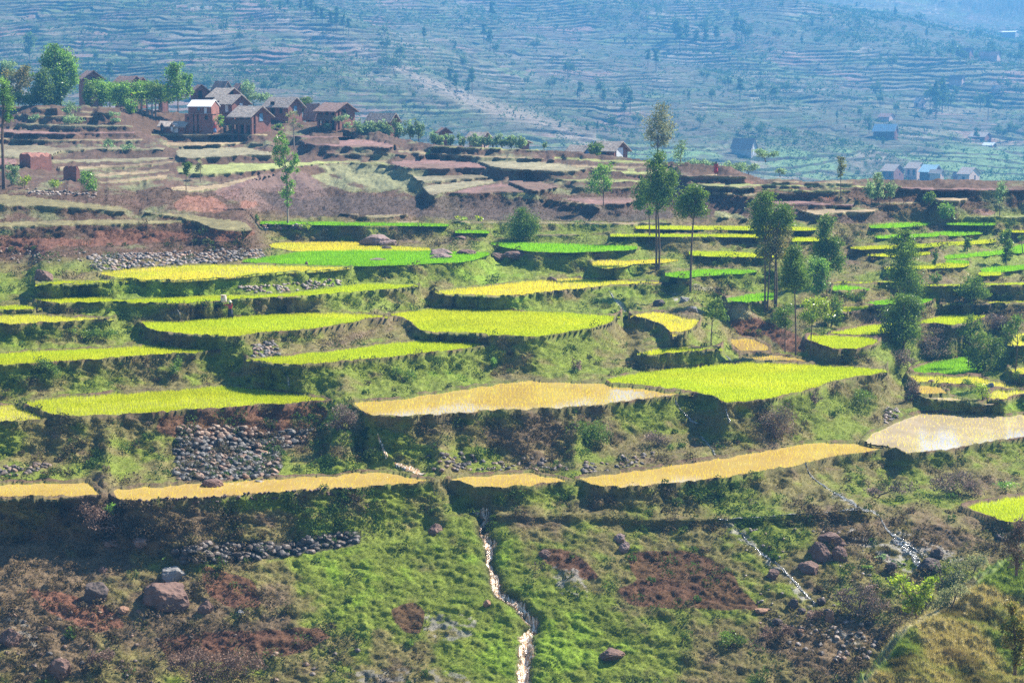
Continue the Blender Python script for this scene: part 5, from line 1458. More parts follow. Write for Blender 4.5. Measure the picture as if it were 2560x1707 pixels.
stream('water_trickle', 'A', [(1150, 568, 6), (1170, 610, 8), (1185, 650, 12)], 'thin trickle in the bank left of the sack', M_TRICK, .05, 13)
stream('water_trickle', 'A', [(1850, 985, 12), (1880, 1030, 22), (1885, 1070, 16), (1890, 1100, 10)], 'white trickle between two mossy banks', M_TRICK, .06, 14)
stream('water_trickle', 'B', [(1755, 470, 10), (1780, 500, 16), (1820, 560, 8), (1870, 600, 14)], 'glinting trickle in the bank under the upper yellow paddy', M_TRICK, .05, 15)
stream('water_trickle', 'F', [(380, 560, 14), (450, 650, 22), (540, 720, 26), (640, 790, 18), (730, 880, 26), (800, 960, 20), (880, 1050, 26)], 'glittering seep of wet stones down the right slope', M_TRICK, .02, 16)
# ================================================================ trees and shrubs
def tube(pts, rads, n=7):
    vs, fs = [], []
    pts = [Vector(p) for p in pts]
    for i, p in enumerate(pts):
        d = (pts[min(i + 1, len(pts) - 1)] - pts[max(i - 1, 0)]).normalized()
        a = d.cross(Vector((0.3, 1, 0.1))).normalized(); b = d.cross(a)
        for j in range(n):
            t = 2 * math.pi * j / n
            vs.append(p + (a * math.cos(t) + b * math.sin(t)) * rads[i])
    for i in range(len(pts) - 1):
        for j in range(n):
            k2 = (j + 1) % n
            fs.append((i * n + j, i * n + k2, (i + 1) * n + k2, (i + 1) * n + j))
    return vs, fs
def merge(parts):
    V, Fs = [], []
    for v, f in parts:
        n = len(V); V += list(v); Fs += [tuple(i + n for i in q) for q in f]
    return V, Fs
LEAFS = {k: mat_leaf('foliage_' + k, t, tcol=tc, gloss=gl) for k, t, tc, gl in (('e', .32, (1.5, 1.5, .5), .015), ('l', .42, (1.3, 1.4, .6), .02), ('p', .42, (1.2, 1.2, .8), 0), ('b', .2, (1.1, 1, .9), 0), ('y', .5, (1.3, 1.25, .4), .03))}
PALC = {'e': [(.065, .105, .025), (.09, .14, .025)], 'l': [(.10, .18, .04), (.13, .20, .05)], 'o': [(.09, .11, .035), (.17, .13, .05)], 'p': [(.14, .21, .11), (.17, .22, .12)],
        'b': [(.15, .10, .075), (.11, .075, .055)], 'y': [(.22, .27, .03), (.12, .19, .03)], 'u': [(.17, .115, .10), (.10, .10, .06)], 'q': [(.20, .19, .12), (.13, .15, .07)]}
def crown_mesh(blobs, base, D, pal, lmat, seed, dens=1.0, leafpx=2.3, parent=None, name='crown'):
    """blobs: world centre + radii; leaves gather in clumps inside them"""
    rg = np.random.default_rng(seed)
    px = F / D; s = max(.045, leafpx / px)
    PV, PC = [], []
    cols = [np.array(c) * 1.6 for c in PALC[pal]]
    for (c, rx, rz) in blobs:
        ry = rx * .85
        n = int(max(24, min(5200, dens * 2.9 * (rx * px) * (rz * px) * (2.3 / leafpx) ** 2)))
        m = max(5, int(n / 42) + 3)
        d = rg.normal(size=(m, 3)); d /= np.linalg.norm(d, axis=1, keepdims=True)
        sub = d * (rg.uniform(.35, .95, (m, 1)))
        shade = rg.uniform(.6, 1.5, m); hue = rg.random(m)
        idx = rg.integers(m, size=n)
        q = sub[idx] + np.clip(rg.normal(size=(n, 3)) * .24, -.6, .6)
        p = q * np.array((rx, ry, rz)) + np.array(c)
        a = rg.normal(size=(n, 3)); a[:, 2] -= .5; a /= np.linalg.norm(a, axis=1, keepdims=True)
        b = np.cross(a, rg.normal(size=(n, 3))); b /= np.linalg.norm(b, axis=1, keepdims=True)
        ss = (s * rg.uniform(.6, 1.3, n))[:, None]
        PV.append(np.stack([p - a * ss, p - b * ss * .45, p + a * ss, p + b * ss * .45], 1))
        h = np.clip(hue[idx] + rg.normal(size=n) * .2, 0, 1)[:, None]
        cc = (cols[0] * (1 - h) + cols[1] * h) * (shade[idx] * rg.uniform(.75, 1.3, n))[:, None]
        PC.append(np.repeat(cc[:, None], 4, 1))
    V = np.concatenate(PV).reshape(-1, 3) - np.array(base); Cc = np.concatenate(PC).reshape(-1, 3)
    return mesh_np(name, V, np.arange(len(V)).reshape(-1, 4), lmat, Cc, parent=parent)
def tree(crop, base, blobs, label, pal='e', bc=None, D=None, tw=None, name='tree', cat='tree', group=None, dens=1.0, far=False, trunks=None, bark=None, leafpx=3.0, seed=None, gn=None):
    """base and crown outline blobs (x, y, rx, ry) in crop units"""
    u, v = T(bc or crop, [base])[0]
    g = (GM(u, v) if far else G(u, v))
    if D is None: D = g.y; z0 = g.z
    else: z0 = float(P(u, v, D)[2])
    b = Vector((float(P(u, v, D)[0]), D, z0 - .1)); px = F / D; kk = CR[crop][2]
    seed = seed or int(u * 7 + v * 13)
    rg = np.random.default_rng(seed)
    o = empty(name, b)
    bl = []
    for i, (x, y, rx, ry) in enumerate(blobs):
        uu, vv = T(crop, [(x, y)])[0]
        off = rg.uniform(-.5, .5) * rx / kk / px
        c = P(uu, vv, D + off)
        bl.append((c, 1.1 * rx / kk / px, 1.1 * ry / kk / px))
    top = max(bl, key=lambda q: q[0][2])
    hgt = top[0][2] - b.z
    tw = (tw or 6) / kk / px / 2
    tw = max(tw, .05 * 1)
    parts = []
    tl = trunks or [base]
    for ti, tb in enumerate(tl):
        uu, vv = T(bc or crop, [tb])[0]; pb = Vector(P(uu, vv, D)) if ti else Vector((b.x, b.y, b.z)); pb.z = b.z - .3
        tt = Vector(bl[min(ti, len(bl) - 1)][0]) if len(tl) > 1 else Vector(top[0])
        cen = Vector(np.mean([q[0] for q in bl], 0)); 
        mid = pb.lerp(tt, .5); mid.x = (mid.x * .5 + pb.x * .5) + (rg.random() - .5) * .03 * hgt
        seq = [pb, pb.lerp(mid, .5) + Vector(((rg.random() - .5) * .02 * hgt, 0, 0)), mid, mid.lerp(tt, .5), tt]
        parts.append(tube([p - b for p in seq], [tw * 1.25, tw, tw * .85, tw * .6, tw * .2]))
        if ti == 0:
            for (c, rx, rz) in bl:
                c = Vector(c)
                hz_ = min(max(c.z - rz * 1.2, b.z + .12 * hgt), tt.z)
                f = (hz_ - pb.z) / max(tt.z - pb.z, .1); f = min(max(f, .1), .95)
                st = seq[0].lerp(seq[2], f * 2) if f < .5 else seq[2].lerp(seq[4], f * 2 - 1)
                for q in range(2):
                    e = c + Vector(((rg.random() - .5) * rx, (rg.random() - .5) * rx, (rg.random() - .2) * rz))
                    parts.append(tube([st - b, st.lerp(e, .5) + Vector((0, 0, -.05 * (e - st).length)) - b, e - b], [tw * .45, tw * .28, tw * .1], 5))
    V, Fs = merge(parts)
    mesh_py('trunk' if cat == 'tree' else 'stem', V, Fs, bark or M_TRUNK, o, True)
    crown_mesh(bl, b, D, pal, LEAFS[{'o': 'e', 'u': 'b', 'q': 'p'}.get(pal, pal)], seed, dens, leafpx, o, 'crown' if cat == 'tree' else 'foliage')
    tag(o, label, cat, group)
    return o
ge = 'eucalyptus trees in the paddies'
E = dict(name='eucalyptus_tree', group=ge)
tree('M', (355, 1175), [(370,80,75,80),(350,200,105,110),(430,320,120,130),(400,460,110,95),(330,400,90,100),(520,260,60,80)], 'tallest twin-trunked eucalyptus with a broad dark crown', tw=20, trunks=[(355,1175),(380,1190)], **E)
tree('M', (288, 885), [(215,430,90,105),(240,320,70,60),(185,520,65,45),(280,570,45,38)], 'slimmer eucalyptus with pale trunk overlapping the left of the tallest twin-trunked one', tw=13, **E)
tree('M', (690, 1385), [(740,370,80,62),(700,460,140,95),(650,560,110,75),(770,560,90,85),(800,430,75,65),(640,470,80,70)], 'single-trunk eucalyptus with lopsided oval crown and long bare trunk', tw=22, **E)
tree('M', (1420, 1525), [(1440,440,80,70),(1380,560,110,110),(1350,700,85,110),(1390,800,60,55),(1450,640,80,80)], 'tall dark eucalyptus at the back left of the dense clump', tw=17, **E)
tree('M', (1442, 1530), [(1590,580,95,85),(1560,680,125,75),(1640,640,60,60)], 'eucalyptus with rounded top leaning right in the dense clump', tw=15, **E)
tree('M', (1515, 1520), [(1540,760,130,75),(1520,860,145,100),(1570,960,110,85),(1450,960,80,60),(1440,1040,60,50),(1380,1000,50,40)], 'eucalyptus with orange-tinged leaves at the middle of the dense clump', 'o', tw=17, trunks=[(1515,1520),(1530,1500)], dens=.7, **E)
tree('M', (757, 875), [(1700,1000,85,80),(1650,1120,85,110),(1720,1240,130,100),(1640,1290,80,70),(1800,1290,70,60),(1720,1120,90,90)], 'nearest dark green eucalyptus of the dense clump', bc='C', tw=17, **E)
tree('M', (2030, 1450), [(1890,1110,80,75),(1980,1110,80,70),(1970,1220,90,110),(1940,1330,70,80),(1860,1200,60,80)], 'short full-crowned eucalyptus at the right side of the dense clump', tw=12, pal='l', **E)
tree('M', (2040, 1300), [(2020,700,90,75),(2010,800,75,80),(2120,890,65,80),(1950,960,80,90),(2080,1010,105,100),(2110,1100,85,75),(2020,900,70,80)], 'pointed eucalyptus standing alone just right of the dense clump', tw=12, **E)
tree('C', (853, 885), [(880,545,75,42),(900,600,85,50),(850,640,60,40),(940,560,40,30)], 'small tree with yellowing leaves in front of the dense clump', 'y', tw=8, dens=.7, **E)
tree('C', (688, 858), [(690,590,60,55),(650,650,60,45),(700,680,50,40)], 'dim young tree under the nearest dark green eucalyptus', tw=7, dens=.6, **E)
tree('C', (985, 700), [(1010,560,50,75),(980,640,55,50),(1020,650,35,35)], 'leafy sapling with shining leaves right of the yellowing tree', tw=6, dens=.7, pal='e', **E)
tree('N', (690, 800), [(705,125,55,38),(690,200,100,85),(700,300,125,90),(690,430,125,90),(720,530,135,80),(770,620,90,90)], 'towering leafy eucalyptus behind the dense rounded bushy one at right', tw=12, **E)
tree('N', (690, 1130), [(700,700,105,65),(650,800,130,100),(690,900,150,110),(640,980,130,80),(760,980,90,80),(790,750,65,80)], 'dense rounded bushy tree at right, leafy almost to the ground', tw=14, **E)
tree('N', (1307, 815), [(1310,520,75,58),(1300,600,105,75),(1360,640,70,50),(1230,640,55,40)], 'small umbrella-shaped tree over the thin green terrace at right', tw=8, **E)
tree('N', (1255, 1290), [(1280,890,75,60),(1240,960,60,50),(1320,950,45,45)], 'slender tree with loose crown left of the pale bushy one', tw=9, dens=.7, **E)
tree('N', (1340, 1320), [(1350,1050,85,65),(1450,1150,115,110),(1370,1240,110,80),(1500,1060,70,55),(1300,1160,70,70)], 'pale glittering bushy tree low at the right', tw=10, dens=.75, pal='e', **E)
tree('N', (1663, 1420), [(1690,880,70,55),(1640,950,75,60),(1610,1020,55,45),(1715,1040,45,40)], 'thin tall sapling near the right edge with a sparse crown', tw=10, dens=.6, **E)
tree('C', (203, 830), [(215,545,60,38),(195,600,60,45),(255,620,50,38)], 'young small tree on the grassy bank right of the upper paddies', tw=7, dens=.8, **E)
tree('N', (1585, 400), [(1600,125,48,38),(1585,190,55,48),(1600,280,48,55),(1585,350,33,38)], 'narrow bushy tree on the far right green terraces', tw=6, **E)
tree('N', (1730, 290), [(1715,160,35,33)], 'tiny round-topped tree at the far right edge of the green terraces', tw=3, **E)
bsh = dict(name='bush', cat='bush', group='bushes among the terraces')
tree('N', (1250, 280), [(1250,185,38,30),(1248,235,32,38)], 'upper small bush on the stepped green terraces', **bsh)
tree('N', (970, 400), [(970,300,30,38),(970,360,24,34)], 'slim small bush on a grey bank of the green terraces', **bsh)
tree('N', (970, 565), [(970,510,46,45)], 'dark round bush in the grey bank above the long thin terrace', **bsh)
tree('H', (1200, 1450), [(1195,1260,50,35),(1180,1330,85,60),(1225,1340,70,60),(1190,1400,90,45)], 'big round leafy bush-tree standing alone behind the paddies', tw=7, leafpx=2.0, name='tree')
tree('H', (1722, 1210), [(1725,960,60,38),(1700,1020,65,45),(1670,1085,60,45),(1745,1070,38,55)], 'pale feathery tree on the reddish terraces', 'l', tw=5, dens=.6, name='tree')
tree('H', (2075, 868), [(2090,610,70,50),(2080,690,95,70),(2130,730,50,60),(2030,750,45,55),(2090,790,60,40)], 'large airy tree with fanning branches on the ridge', 'q', tw=9, dens=.55, name='tree')
tree('H', (2222, 955), [(2230,830,45,48),(2215,900,52,45)], 'faint thin tree right of the large airy one', 'p', tw=4, dens=.35, name='tree')
tree('I', (1052, 1168), [(1052,915,26,22),(1055,965,28,38),(1050,1010,16,20)], 'lone pole-like tree with small pinkish crown in the valley', 'q', tw=4, dens=.8, name='tree')
tree('I', (1255, 1205), [(1230,1105,38,45),(1260,1150,30,30)], 'left tree of the trio in the valley', 'p', tw=3, dens=.8, name='tree')
tree('I', (1300, 1198), [(1300,1045,33,40),(1305,1110,30,40)], 'tallest middle tree of the trio in the valley', 'p', tw=3, name='tree')
tree('I', (1370, 1222), [(1375,1095,38,42),(1370,1140,28,22)], 'right tree of the trio in the valley', 'p', tw=3, name='tree')
tree('I', (1742, 1310), [(1740,1250,52,42)], 'round tree at the edge of the farthest green terraces', 'l', tw=5, name='tree')
tree('I', (1640, 1205), [(1635,1165,36,38)], 'little round tree on a brown valley terrace', 'e', tw=3, name='tree')
tree('I', (2088, 1285), [(2095,1105,42,48),(2088,1165,24,30)], 'slim pale tree at the foot of the right valley side', 'p', tw=4, dens=.7, name='tree')
tree('L', (562, 1480), [(490,400,45,45),(475,480,75,65),(450,600,75,85),(470,720,75,75),(545,560,50,70),(650,660,50,65),(650,770,58,75),(560,830,75,50),(535,930,60,60),(600,1020,60,75),(560,1120,75,85),(570,1200,45,45)], 'tall slender tree with a ragged two-part crown below the village', 'l', tw=20, dens=.6, bark=M_PALETR, name='tree')
tree('L', (642, 585), [(620,190,70,50),(590,270,60,45),(700,290,45,40)], 'nearly leafless tree with forked pale trunk in front of the long brick house', 'q', tw=14, dens=.35, bark=M_PALETR, name='tree')
tree('O', (30, 1525), [(30,500,60,60),(45,580,60,70),(70,660,50,50),(105,720,65,80),(100,810,50,60),(0,640,40,70)], 'tall forked tree cut by the left edge of the picture', 'l', tw=24, trunks=[(30,1525),(45,1500)], dens=.6, name='tree')
vt = dict(name='tree', group='trees round the village')
tree('O', (600, 740), [(530,165,85,45),(570,240,125,85),(480,290,85,85),(640,300,95,85),(705,350,65,65),(560,400,110,90),(600,500,115,95),(560,610,110,90),(720,470,55,60)], 'biggest spreading tree of the village, at its left end', 'l', tw=14, D=DV(478), **vt)
tree('O', (180, 740), [(240,370,60,50),(130,430,85,65),(60,480,60,60),(230,470,85,80),(140,560,110,75)], 'olive brown-tinged broad tree left of the biggest village tree', 'o', D=DV(482), dens=.8, **vt)
tree('O', (420, 740), [(400,420,85,60),(420,520,105,90),(400,620,110,85)], 'dense round dark tree tucked against the biggest village tree', 'e', D=DV(474), **vt)
tree('O', (60, 620), [(80,330,70,55),(30,400,60,60),(110,400,50,50)], 'pale faded tree at the left edge behind the olive one', 'p', D=DV(540), **vt)
tree('O', (300, 740), [(60,640,90,60),(200,660,120,60),(320,680,100,55),(480,690,100,50)], 'dark low hedge-like thicket at the foot of the left village trees', 'e', D=DV(476), name='thicket', cat='bush')
tree('O', (1745, 765), [(1730,330,65,45),(1715,420,90,70),(1730,520,110,85),(1710,600,110,65),(1840,470,45,70),(1840,590,40,60)], 'bushy bright-topped tree directly left of the tower house', 'l', tw=10, D=DV(468), **vt)
tree('O', (285, 305), [(300,60,60,50),(285,110,45,45),(275,180,40,40)], 'lone tall pine silhouetted on the far slope above the left village trees', 'e', far=True, tw=7, name='pine_tree')
for i, (b, bl, pal, lab) in enumerate([
 ((880, 740), [(870,550,45,55),(880,640,48,75)], 'e', 'dark column-shaped tree in the orchard'),
 ((965, 755), [(1000,520,85,50),(970,600,85,65)], 'l', 'orchard tree with forked trunk next to the dark column-shaped one'),
 ((1070, 755), [(1100,560,70,45),(1080,640,70,55)], 'l', 'orchard tree below the brown-roofed low house'),
 ((1180, 760), [(1190,540,75,45),(1190,630,75,70)], 'l', 'fuller orchard tree in the middle of its row'),
 ((1385, 785), [(1320,550,75,50),(1350,630,70,60)], 'l', 'orchard tree just left of the banana plants'),
 ((1440, 790), [(1420,540,70,45),(1440,620,60,55)], 'l', 'orchard tree just behind the banana plants'),
 ((1575, 760), [(1530,530,70,40),(1570,620,55,60)], 'e', 'orchard tree nearest to the bushy bright-topped tree'),
 ((1650, 770), [(1640,640,55,50)], 'e', 'small dark fruit tree under the bushy bright-topped tree')]):
    tree('O', b, [(x, y, rx * 1.3, ry * 1.25) for x, y, rx, ry in bl], lab, pal, tw=6, dens=1.0, D=DV(470 + i % 3 * 3), name='fruit_tree', group='orchard trees')
sh = dict(name='bush', cat='bush', group='bushes on the village terraces')
for b, bl, pal, lab, bcrop in [
 ((1290, 800), [(1290,700,58,60),(1280,760,55,40)], 'l', 'light green bush at the left of the banana plants', 'O'), ((690, 825), [(690,740,75,45),(640,780,50,35)], 'p', 'upper feathery pale bush on the terraces left of the village', 'O'),
 ((700, 905), [(720,860,90,38)], 'p', 'spreading feathery bush one terrace below the upper feathery one', 'O'), ((330, 890), [(330,835,52,38)], 'p', 'low feathery bush on the left of the upper terraces', 'O'),
 ((1110, 890), [(1110,805,48,28),(1130,855,45,30)], 'p', 'feathery bush below the small brick pier', 'O'), ((1050, 1165), [(1050,1095,60,38)], 'p', 'blue-green bush on the bean terrace, the left of two', 'O'), ((1240, 1165), [(1250,1130,75,28)], 'p', 'blue-green bush on the bean terrace, the right of two', 'O'),
 ((880, 1565), [(855,1395,60,50),(870,1470,80,60),(900,1530,60,35)], 'l', 'round leafy bush hiding the right corner of the smaller brick stack', 'O'), ((110, 1500), [(125,1330,55,50),(110,1420,70,65)], 'p', 'bluish bush below the larger brick stack', 'O'),
 ((240, 1520), [(250,1460,60,40)], 'y', 'bright leafy bush on the left shoulder, left of two', 'O'), ((530, 1530), [(530,1485,68,35)], 'y', 'bright leafy bush on the left shoulder, right of two', 'O'),
 ((675, 650), [(660,490,45,40),(665,550,45,30)], 'l', 'small tree-like shrub between the tower house and the balcony house', 'K'), ((768, 690), [(770,580,25,35)], 'p', 'thin shrub in front of the balcony house', 'K'),
 ((1230, 605), [(1230,560,55,35)], 'l', 'low green bush right of the balcony house', 'K'), ((1880, 618), [(1860,505,72,38),(1900,560,40,30)], 'p', 'shrub screening the gable of the veranda house', 'K'), ((1720, 615), [(1715,575,38,35)], 'p', 'small shrub under the balcony of the veranda house', 'K'),
 ((790, 1550), [(770,1480,70,45),(830,1510,45,35)], 'y', 'bright bush right of the tall slender tree', 'L'), ((185, 1450), [(190,1400,36,38)], 'e', 'dark small bush left of the tall slender tree', 'L'), ((2210, 680), [(2212,625,22,28)], 'l', 'tiny green bush on a terrace wall', 'L'),
 ((800, 1312), [(795,1290,36,18)], 'y', 'left of two bright little bushes at the foot of the big bank', 'H'), ((905, 1312), [(905,1293,32,16)], 'y', 'right of two bright little bushes at the foot of the big bank', 'H')]:
    tree(bcrop, b, bl, lab, pal, dens=.75, **sh)
tree('G', (1216, 1112), [(1220,945,28,24),(1215,985,32,28)], 'tiny tree with dark ball crown on the brown terraces', 'e', tw=5, name='tree')
tree('G', (1308, 1055), [(1308,935,28,24),(1305,965,28,20)], 'tiny pale tree right of the dark ball-crowned one', 'q', tw=4, dens=.6, name='tree')
tree('K', (1480, 520), [(1500,330,70,40),(1510,410,65,55),(1470,380,40,40)], 'dark round tree between the long brick house and the veranda house', 'e', D=DV(476), tw=8, **vt)
tree('K', (1000, 380), [(940,180,70,60),(930,270,70,60),(1040,280,80,50),(1130,290,70,45)], 'pale feathery thicket behind the village roofs', 'p', D=DV(545), dens=.8, name='thicket', cat='bush')
# shrub row on the crest right of the village: individuals
gsh = 'row of thin shrubs on the crest'
proto = []
row = [(130,775,48,62),(185,778,45,60),(245,778,55,62),(300,780,50,60),(385,780,42,62),(460,778,42,60),(515,775,36,62),(620,828,45,52),(655,830,32,40),(722,832,30,45),(790,832,28,45),(885,840,48,52),(945,838,38,40),(1000,842,34,50),(1060,842,40,48),(1120,845,38,48),(1180,848,44,50),(1335,840,20,25)]
for i, (x, y, rx, ry) in enumerate(row):
    tree('H', (x, y), [(x - rx * .35, y - ry * 1.15, rx * .6, ry * .8), (x + rx * .4, y - ry * 1.0, rx * .6, ry * .7), (x, y - ry * .7, rx * .7, ry * .5)],
         'thin grey-green shrub of the row along the crest right of the village', 'p', name='shrub', cat='bush', group=gsh, dens=.75, D=DV(450) if x < 1300 else None)
tree('H', (1665, 900), [(1660,835,48,40),(1670,860,40,28)], 'small round dark tree between the two paired brick cottages', 'e', tw=5, D=DV(428), name='tree')
vb = dict(name='bush', cat='bush', group='feathery bushes in the valley')
for x, y, rx, ry, lab in [(100,985,90,42,'leftmost feathery bush beyond the ridge cottages'),(190,980,60,35,'feathery bush second from the left beyond the ridge'),(340,1000,85,42,'widest feathery bush under the unfinished grey house'),(450,1000,75,40,'feathery bush right below the unfinished grey house'),(560,912,80,38,'pale bush at the right foot of the unfinished grey house'),(655,1010,50,24,'small scrubby bush on the valley mound')]:
    tree('I', (x, y), [(x - rx * .4, y - ry, rx * .6, ry * .7), (x + rx * .4, y - ry * .9, rx * .6, ry * .65)], lab, 'p', dens=.8, D=G(*T('I', [(x, max(y, 1010))])[0]).y + 60, **vb)
# dry and leafy shrubs in the near banks
nb = dict(name='shrub', cat='bush', group='shrubs on the near banks')
for crop, b, bl, pal, lab in [
 ('C', (620, 1400), [(600,1300,90,60),(680,1290,80,70),(560,1370,70,50),(660,1380,90,50)], 'u', 'large reddish-brown dry shrub on the big right bank'), ('C', (880, 1200), [(875,1150,55,45)], 'u', 'brown twiggy shrub at the rim of the big right bank'),
 ('C', (1210, 1200), [(1200,1150,75,48)], 'e', 'dark green shrub on the right part of the big bank'), ('C', (1500, 1190), [(1520,1100,40,70),(1480,1160,40,50)], 'u', 'dry shrub hanging from the right corner of the big bank'),
 ('C', (1640, 880), [(1600,780,80,60),(1700,790,90,70),(1640,850,110,45),(1560,830,60,50)], 'u', 'wide purplish scrub on the slope behind the right trees'), ('C', (1430, 950), [(1420,890,80,45),(1460,930,70,35)], 'u', 'thin brown scrub below the dense bushy tree'),
 ('C', (1980, 1185), [(1965,1090,40,35),(1990,1130,48,40)], 'y', 'yellow-flowering bush beside the pale rock'), ('C', (1880, 1075), [(1870,1065,40,28)], 'e', 'dark low bush left of the yellow-flowering one'),
 ('C', (2050, 720), [(2060,650,70,40),(2090,690,50,40)], 'u', 'lilac-grey leafless shrub near the right edge'), ('C', (2200, 1050), [(2215,1020,40,40)], 'e', 'dark bush by the thin tall sapling'),
 ('C', (1140, 500), [(1110,495,55,30),(1180,500,40,25)], 'e', 'dark leafy bush below the small green terrace'), ('A', (2240, 1370), [(2230,1260,80,55),(2290,1310,60,60),(2200,1330,60,50)], 'u', 'grey-brown twiggy shrub at the corner of the big left bank'),
 ('D', (700, 600), [(560,420,70,45),(640,470,90,60),(760,470,90,50),(860,480,70,55),(700,540,120,40)], 'b', 'big mound of dead brown grass and brush above the slope'), ('D', (735, 520), [(730,440,40,45)], 'l', 'fresh green bush growing out of the dead brown mound'),
 ('A', (300, 980), [(290,940,60,40),(340,970,60,35)], 'e', 'dark bush in the left bank under the bright paddy'), ('A', (1130, 1010), [(1140,950,50,60)], 'e', 'upright dark bush in the bank below the bright left paddy'),
 ('A', (560, 775), [(480,730,60,35),(600,740,60,35),(700,750,60,35)], 'e', 'row of dark green bushes in the left bank'), ('B', (1010, 960), [(1005,915,32,38)], 'l', 'fresh green bush on the mossy bank in the centre'),
 ('B', (430, 1060), [(440,1020,60,45),(360,990,40,35)], 'e', 'dark bush in the bank above the muddy paddy'), ('B', (1550, 1000), [(1545,960,32,55)], 'u', 'brown stalky shrub on the bulging bank'), ('B', (1600, 1400), [(1570,1370,90,60),(1690,1380,70,60),(1640,1430,90,40)], 'e', 'dark creeper clump on the bank below the muddy paddy'),
 ('B', (2090, 1470), [(2060,1420,70,45),(2110,1450,50,40)], 'u', 'brown dead shrub in the bank under the muddy paddy'), ('D', (1260, 1560), [(1150,1420,90,60),(1300,1400,100,60),(1450,1440,110,70),(1620,1420,110,70),(1380,1510,160,50)], 'b', 'tangle of dry brown brush at the bottom of the slope'),
 ('D', (640, 1470), [(620,1400,60,60),(700,1380,50,50)], 'b', 'drooping dry grass clump at the lower left'), ('D', (480, 1270), [(470,1240,40,45),(520,1290,40,35)], 'e', 'green weed clump by the red earth'),
 ('E', (455, 1330), [(465,1305,32,28)], 'e', 'small round dark tuft on the lower slope'), ('F', (1160, 1130), [(1080,1020,80,60),(1190,980,90,60),(1280,1040,80,60),(1180,1090,130,40)], 'u', 'broad dry brown shrub at the foot of the right slope'),
 ('F', (330, 1330), [(300,1270,70,45),(390,1290,60,40)], 'e', 'dark leafy shrub above the bright moss'), ('F', (620, 1290), [(600,1240,70,40),(690,1220,60,35)], 'b', 'thin brown shrub among the rubble'), ('F', (890, 1160), [(890,1120,70,35)], 'b', 'pale dry shrub above the rubble'),
 ('F', (1900, 900), [(1850,800,80,50),(1950,780,70,50),(1800,880,80,50),(1700,920,60,50)], 'q', 'straw-coloured thin scrub beside the near slope'), ('F', (1320, 770), [(1320,750,36,22)], 'p', 'small grey-green tuft in the gravel fan'), ('F', (1215, 815), [(1215,805,45,16)], 'l', 'low green herb patch below the gravel fan'),
 ('F', (1800, 350), [(1700,260,80,60),(1820,250,100,60),(1900,290,80,50)], 'u', 'dark purple-brown brush in the bank at the right edge'), ('F', (2120, 300), [(2120,270,60,35)], 'l', 'light green bush in the bank at the right edge'),
 ('F', (1270, 350), [(1230,320,70,35),(1450,290,70,40)], 'u', 'shaded brush under the mossy rim at right')]:
    tree(crop, b, bl, lab, pal, tw=3, dens=.55, leafpx=3.2 if crop in 'DEF' else 2.6, bark=M_TRUNK, **nb)

# ---- banana plants by the orchard
def banana(x, y, label_seed):
    u, v = T('O', [(x, y)])[0]; D = DV(466); b = Vector(P(u, v, D)); rg = np.random.default_rng(label_seed)
    o = empty('banana_plant', b)
    V, Fs = tube([(0, 0, -.5), (0, 0, 1.0), (.05, 0, 2.2)], [.16, .13, .08]); mesh_py('stem', V, Fs, M_PALETR, o)
    vs, fs = [], []
    for i in range(7):
        a = i * .9 + rg.uniform(0, .4); L = rg.uniform(1.4, 2.2); n = len(vs)
        for j in range(6):
            f = j / 5; r_ = L * f; h = 2.1 + 1.3 * math.sin(f * 2.2) * .7 + .3; w_ = .32 * math.sin(math.pi * min(.97, f + .08))
            c = Vector((math.cos(a) * r_ * .6, math.sin(a) * r_ * .6, h)); sd_ = Vector((-math.sin(a), math.cos(a), 0)) * w_
            vs += [c + sd_, c - sd_]
        for j in range(5): fs.append((n + 2 * j, n + 2 * j + 1, n + 2 * j + 3, n + 2 * j + 2))
    col = np.tile(np.array((.22, .34, .04)), (len(vs), 1))
    mesh_np('leaves', np.array([tuple(q) for q in vs]), np.array(fs), LEAFS['y'], col, parent=o)
    tag(o, 'bright yellow-green banana plant in front of the orchard', 'banana plant', 'banana plants by the orchard')
for i, (x, y) in enumerate([(1345, 800), (1390, 795), (1440, 800), (1490, 800), (1525, 805)]): banana(x, y, i)

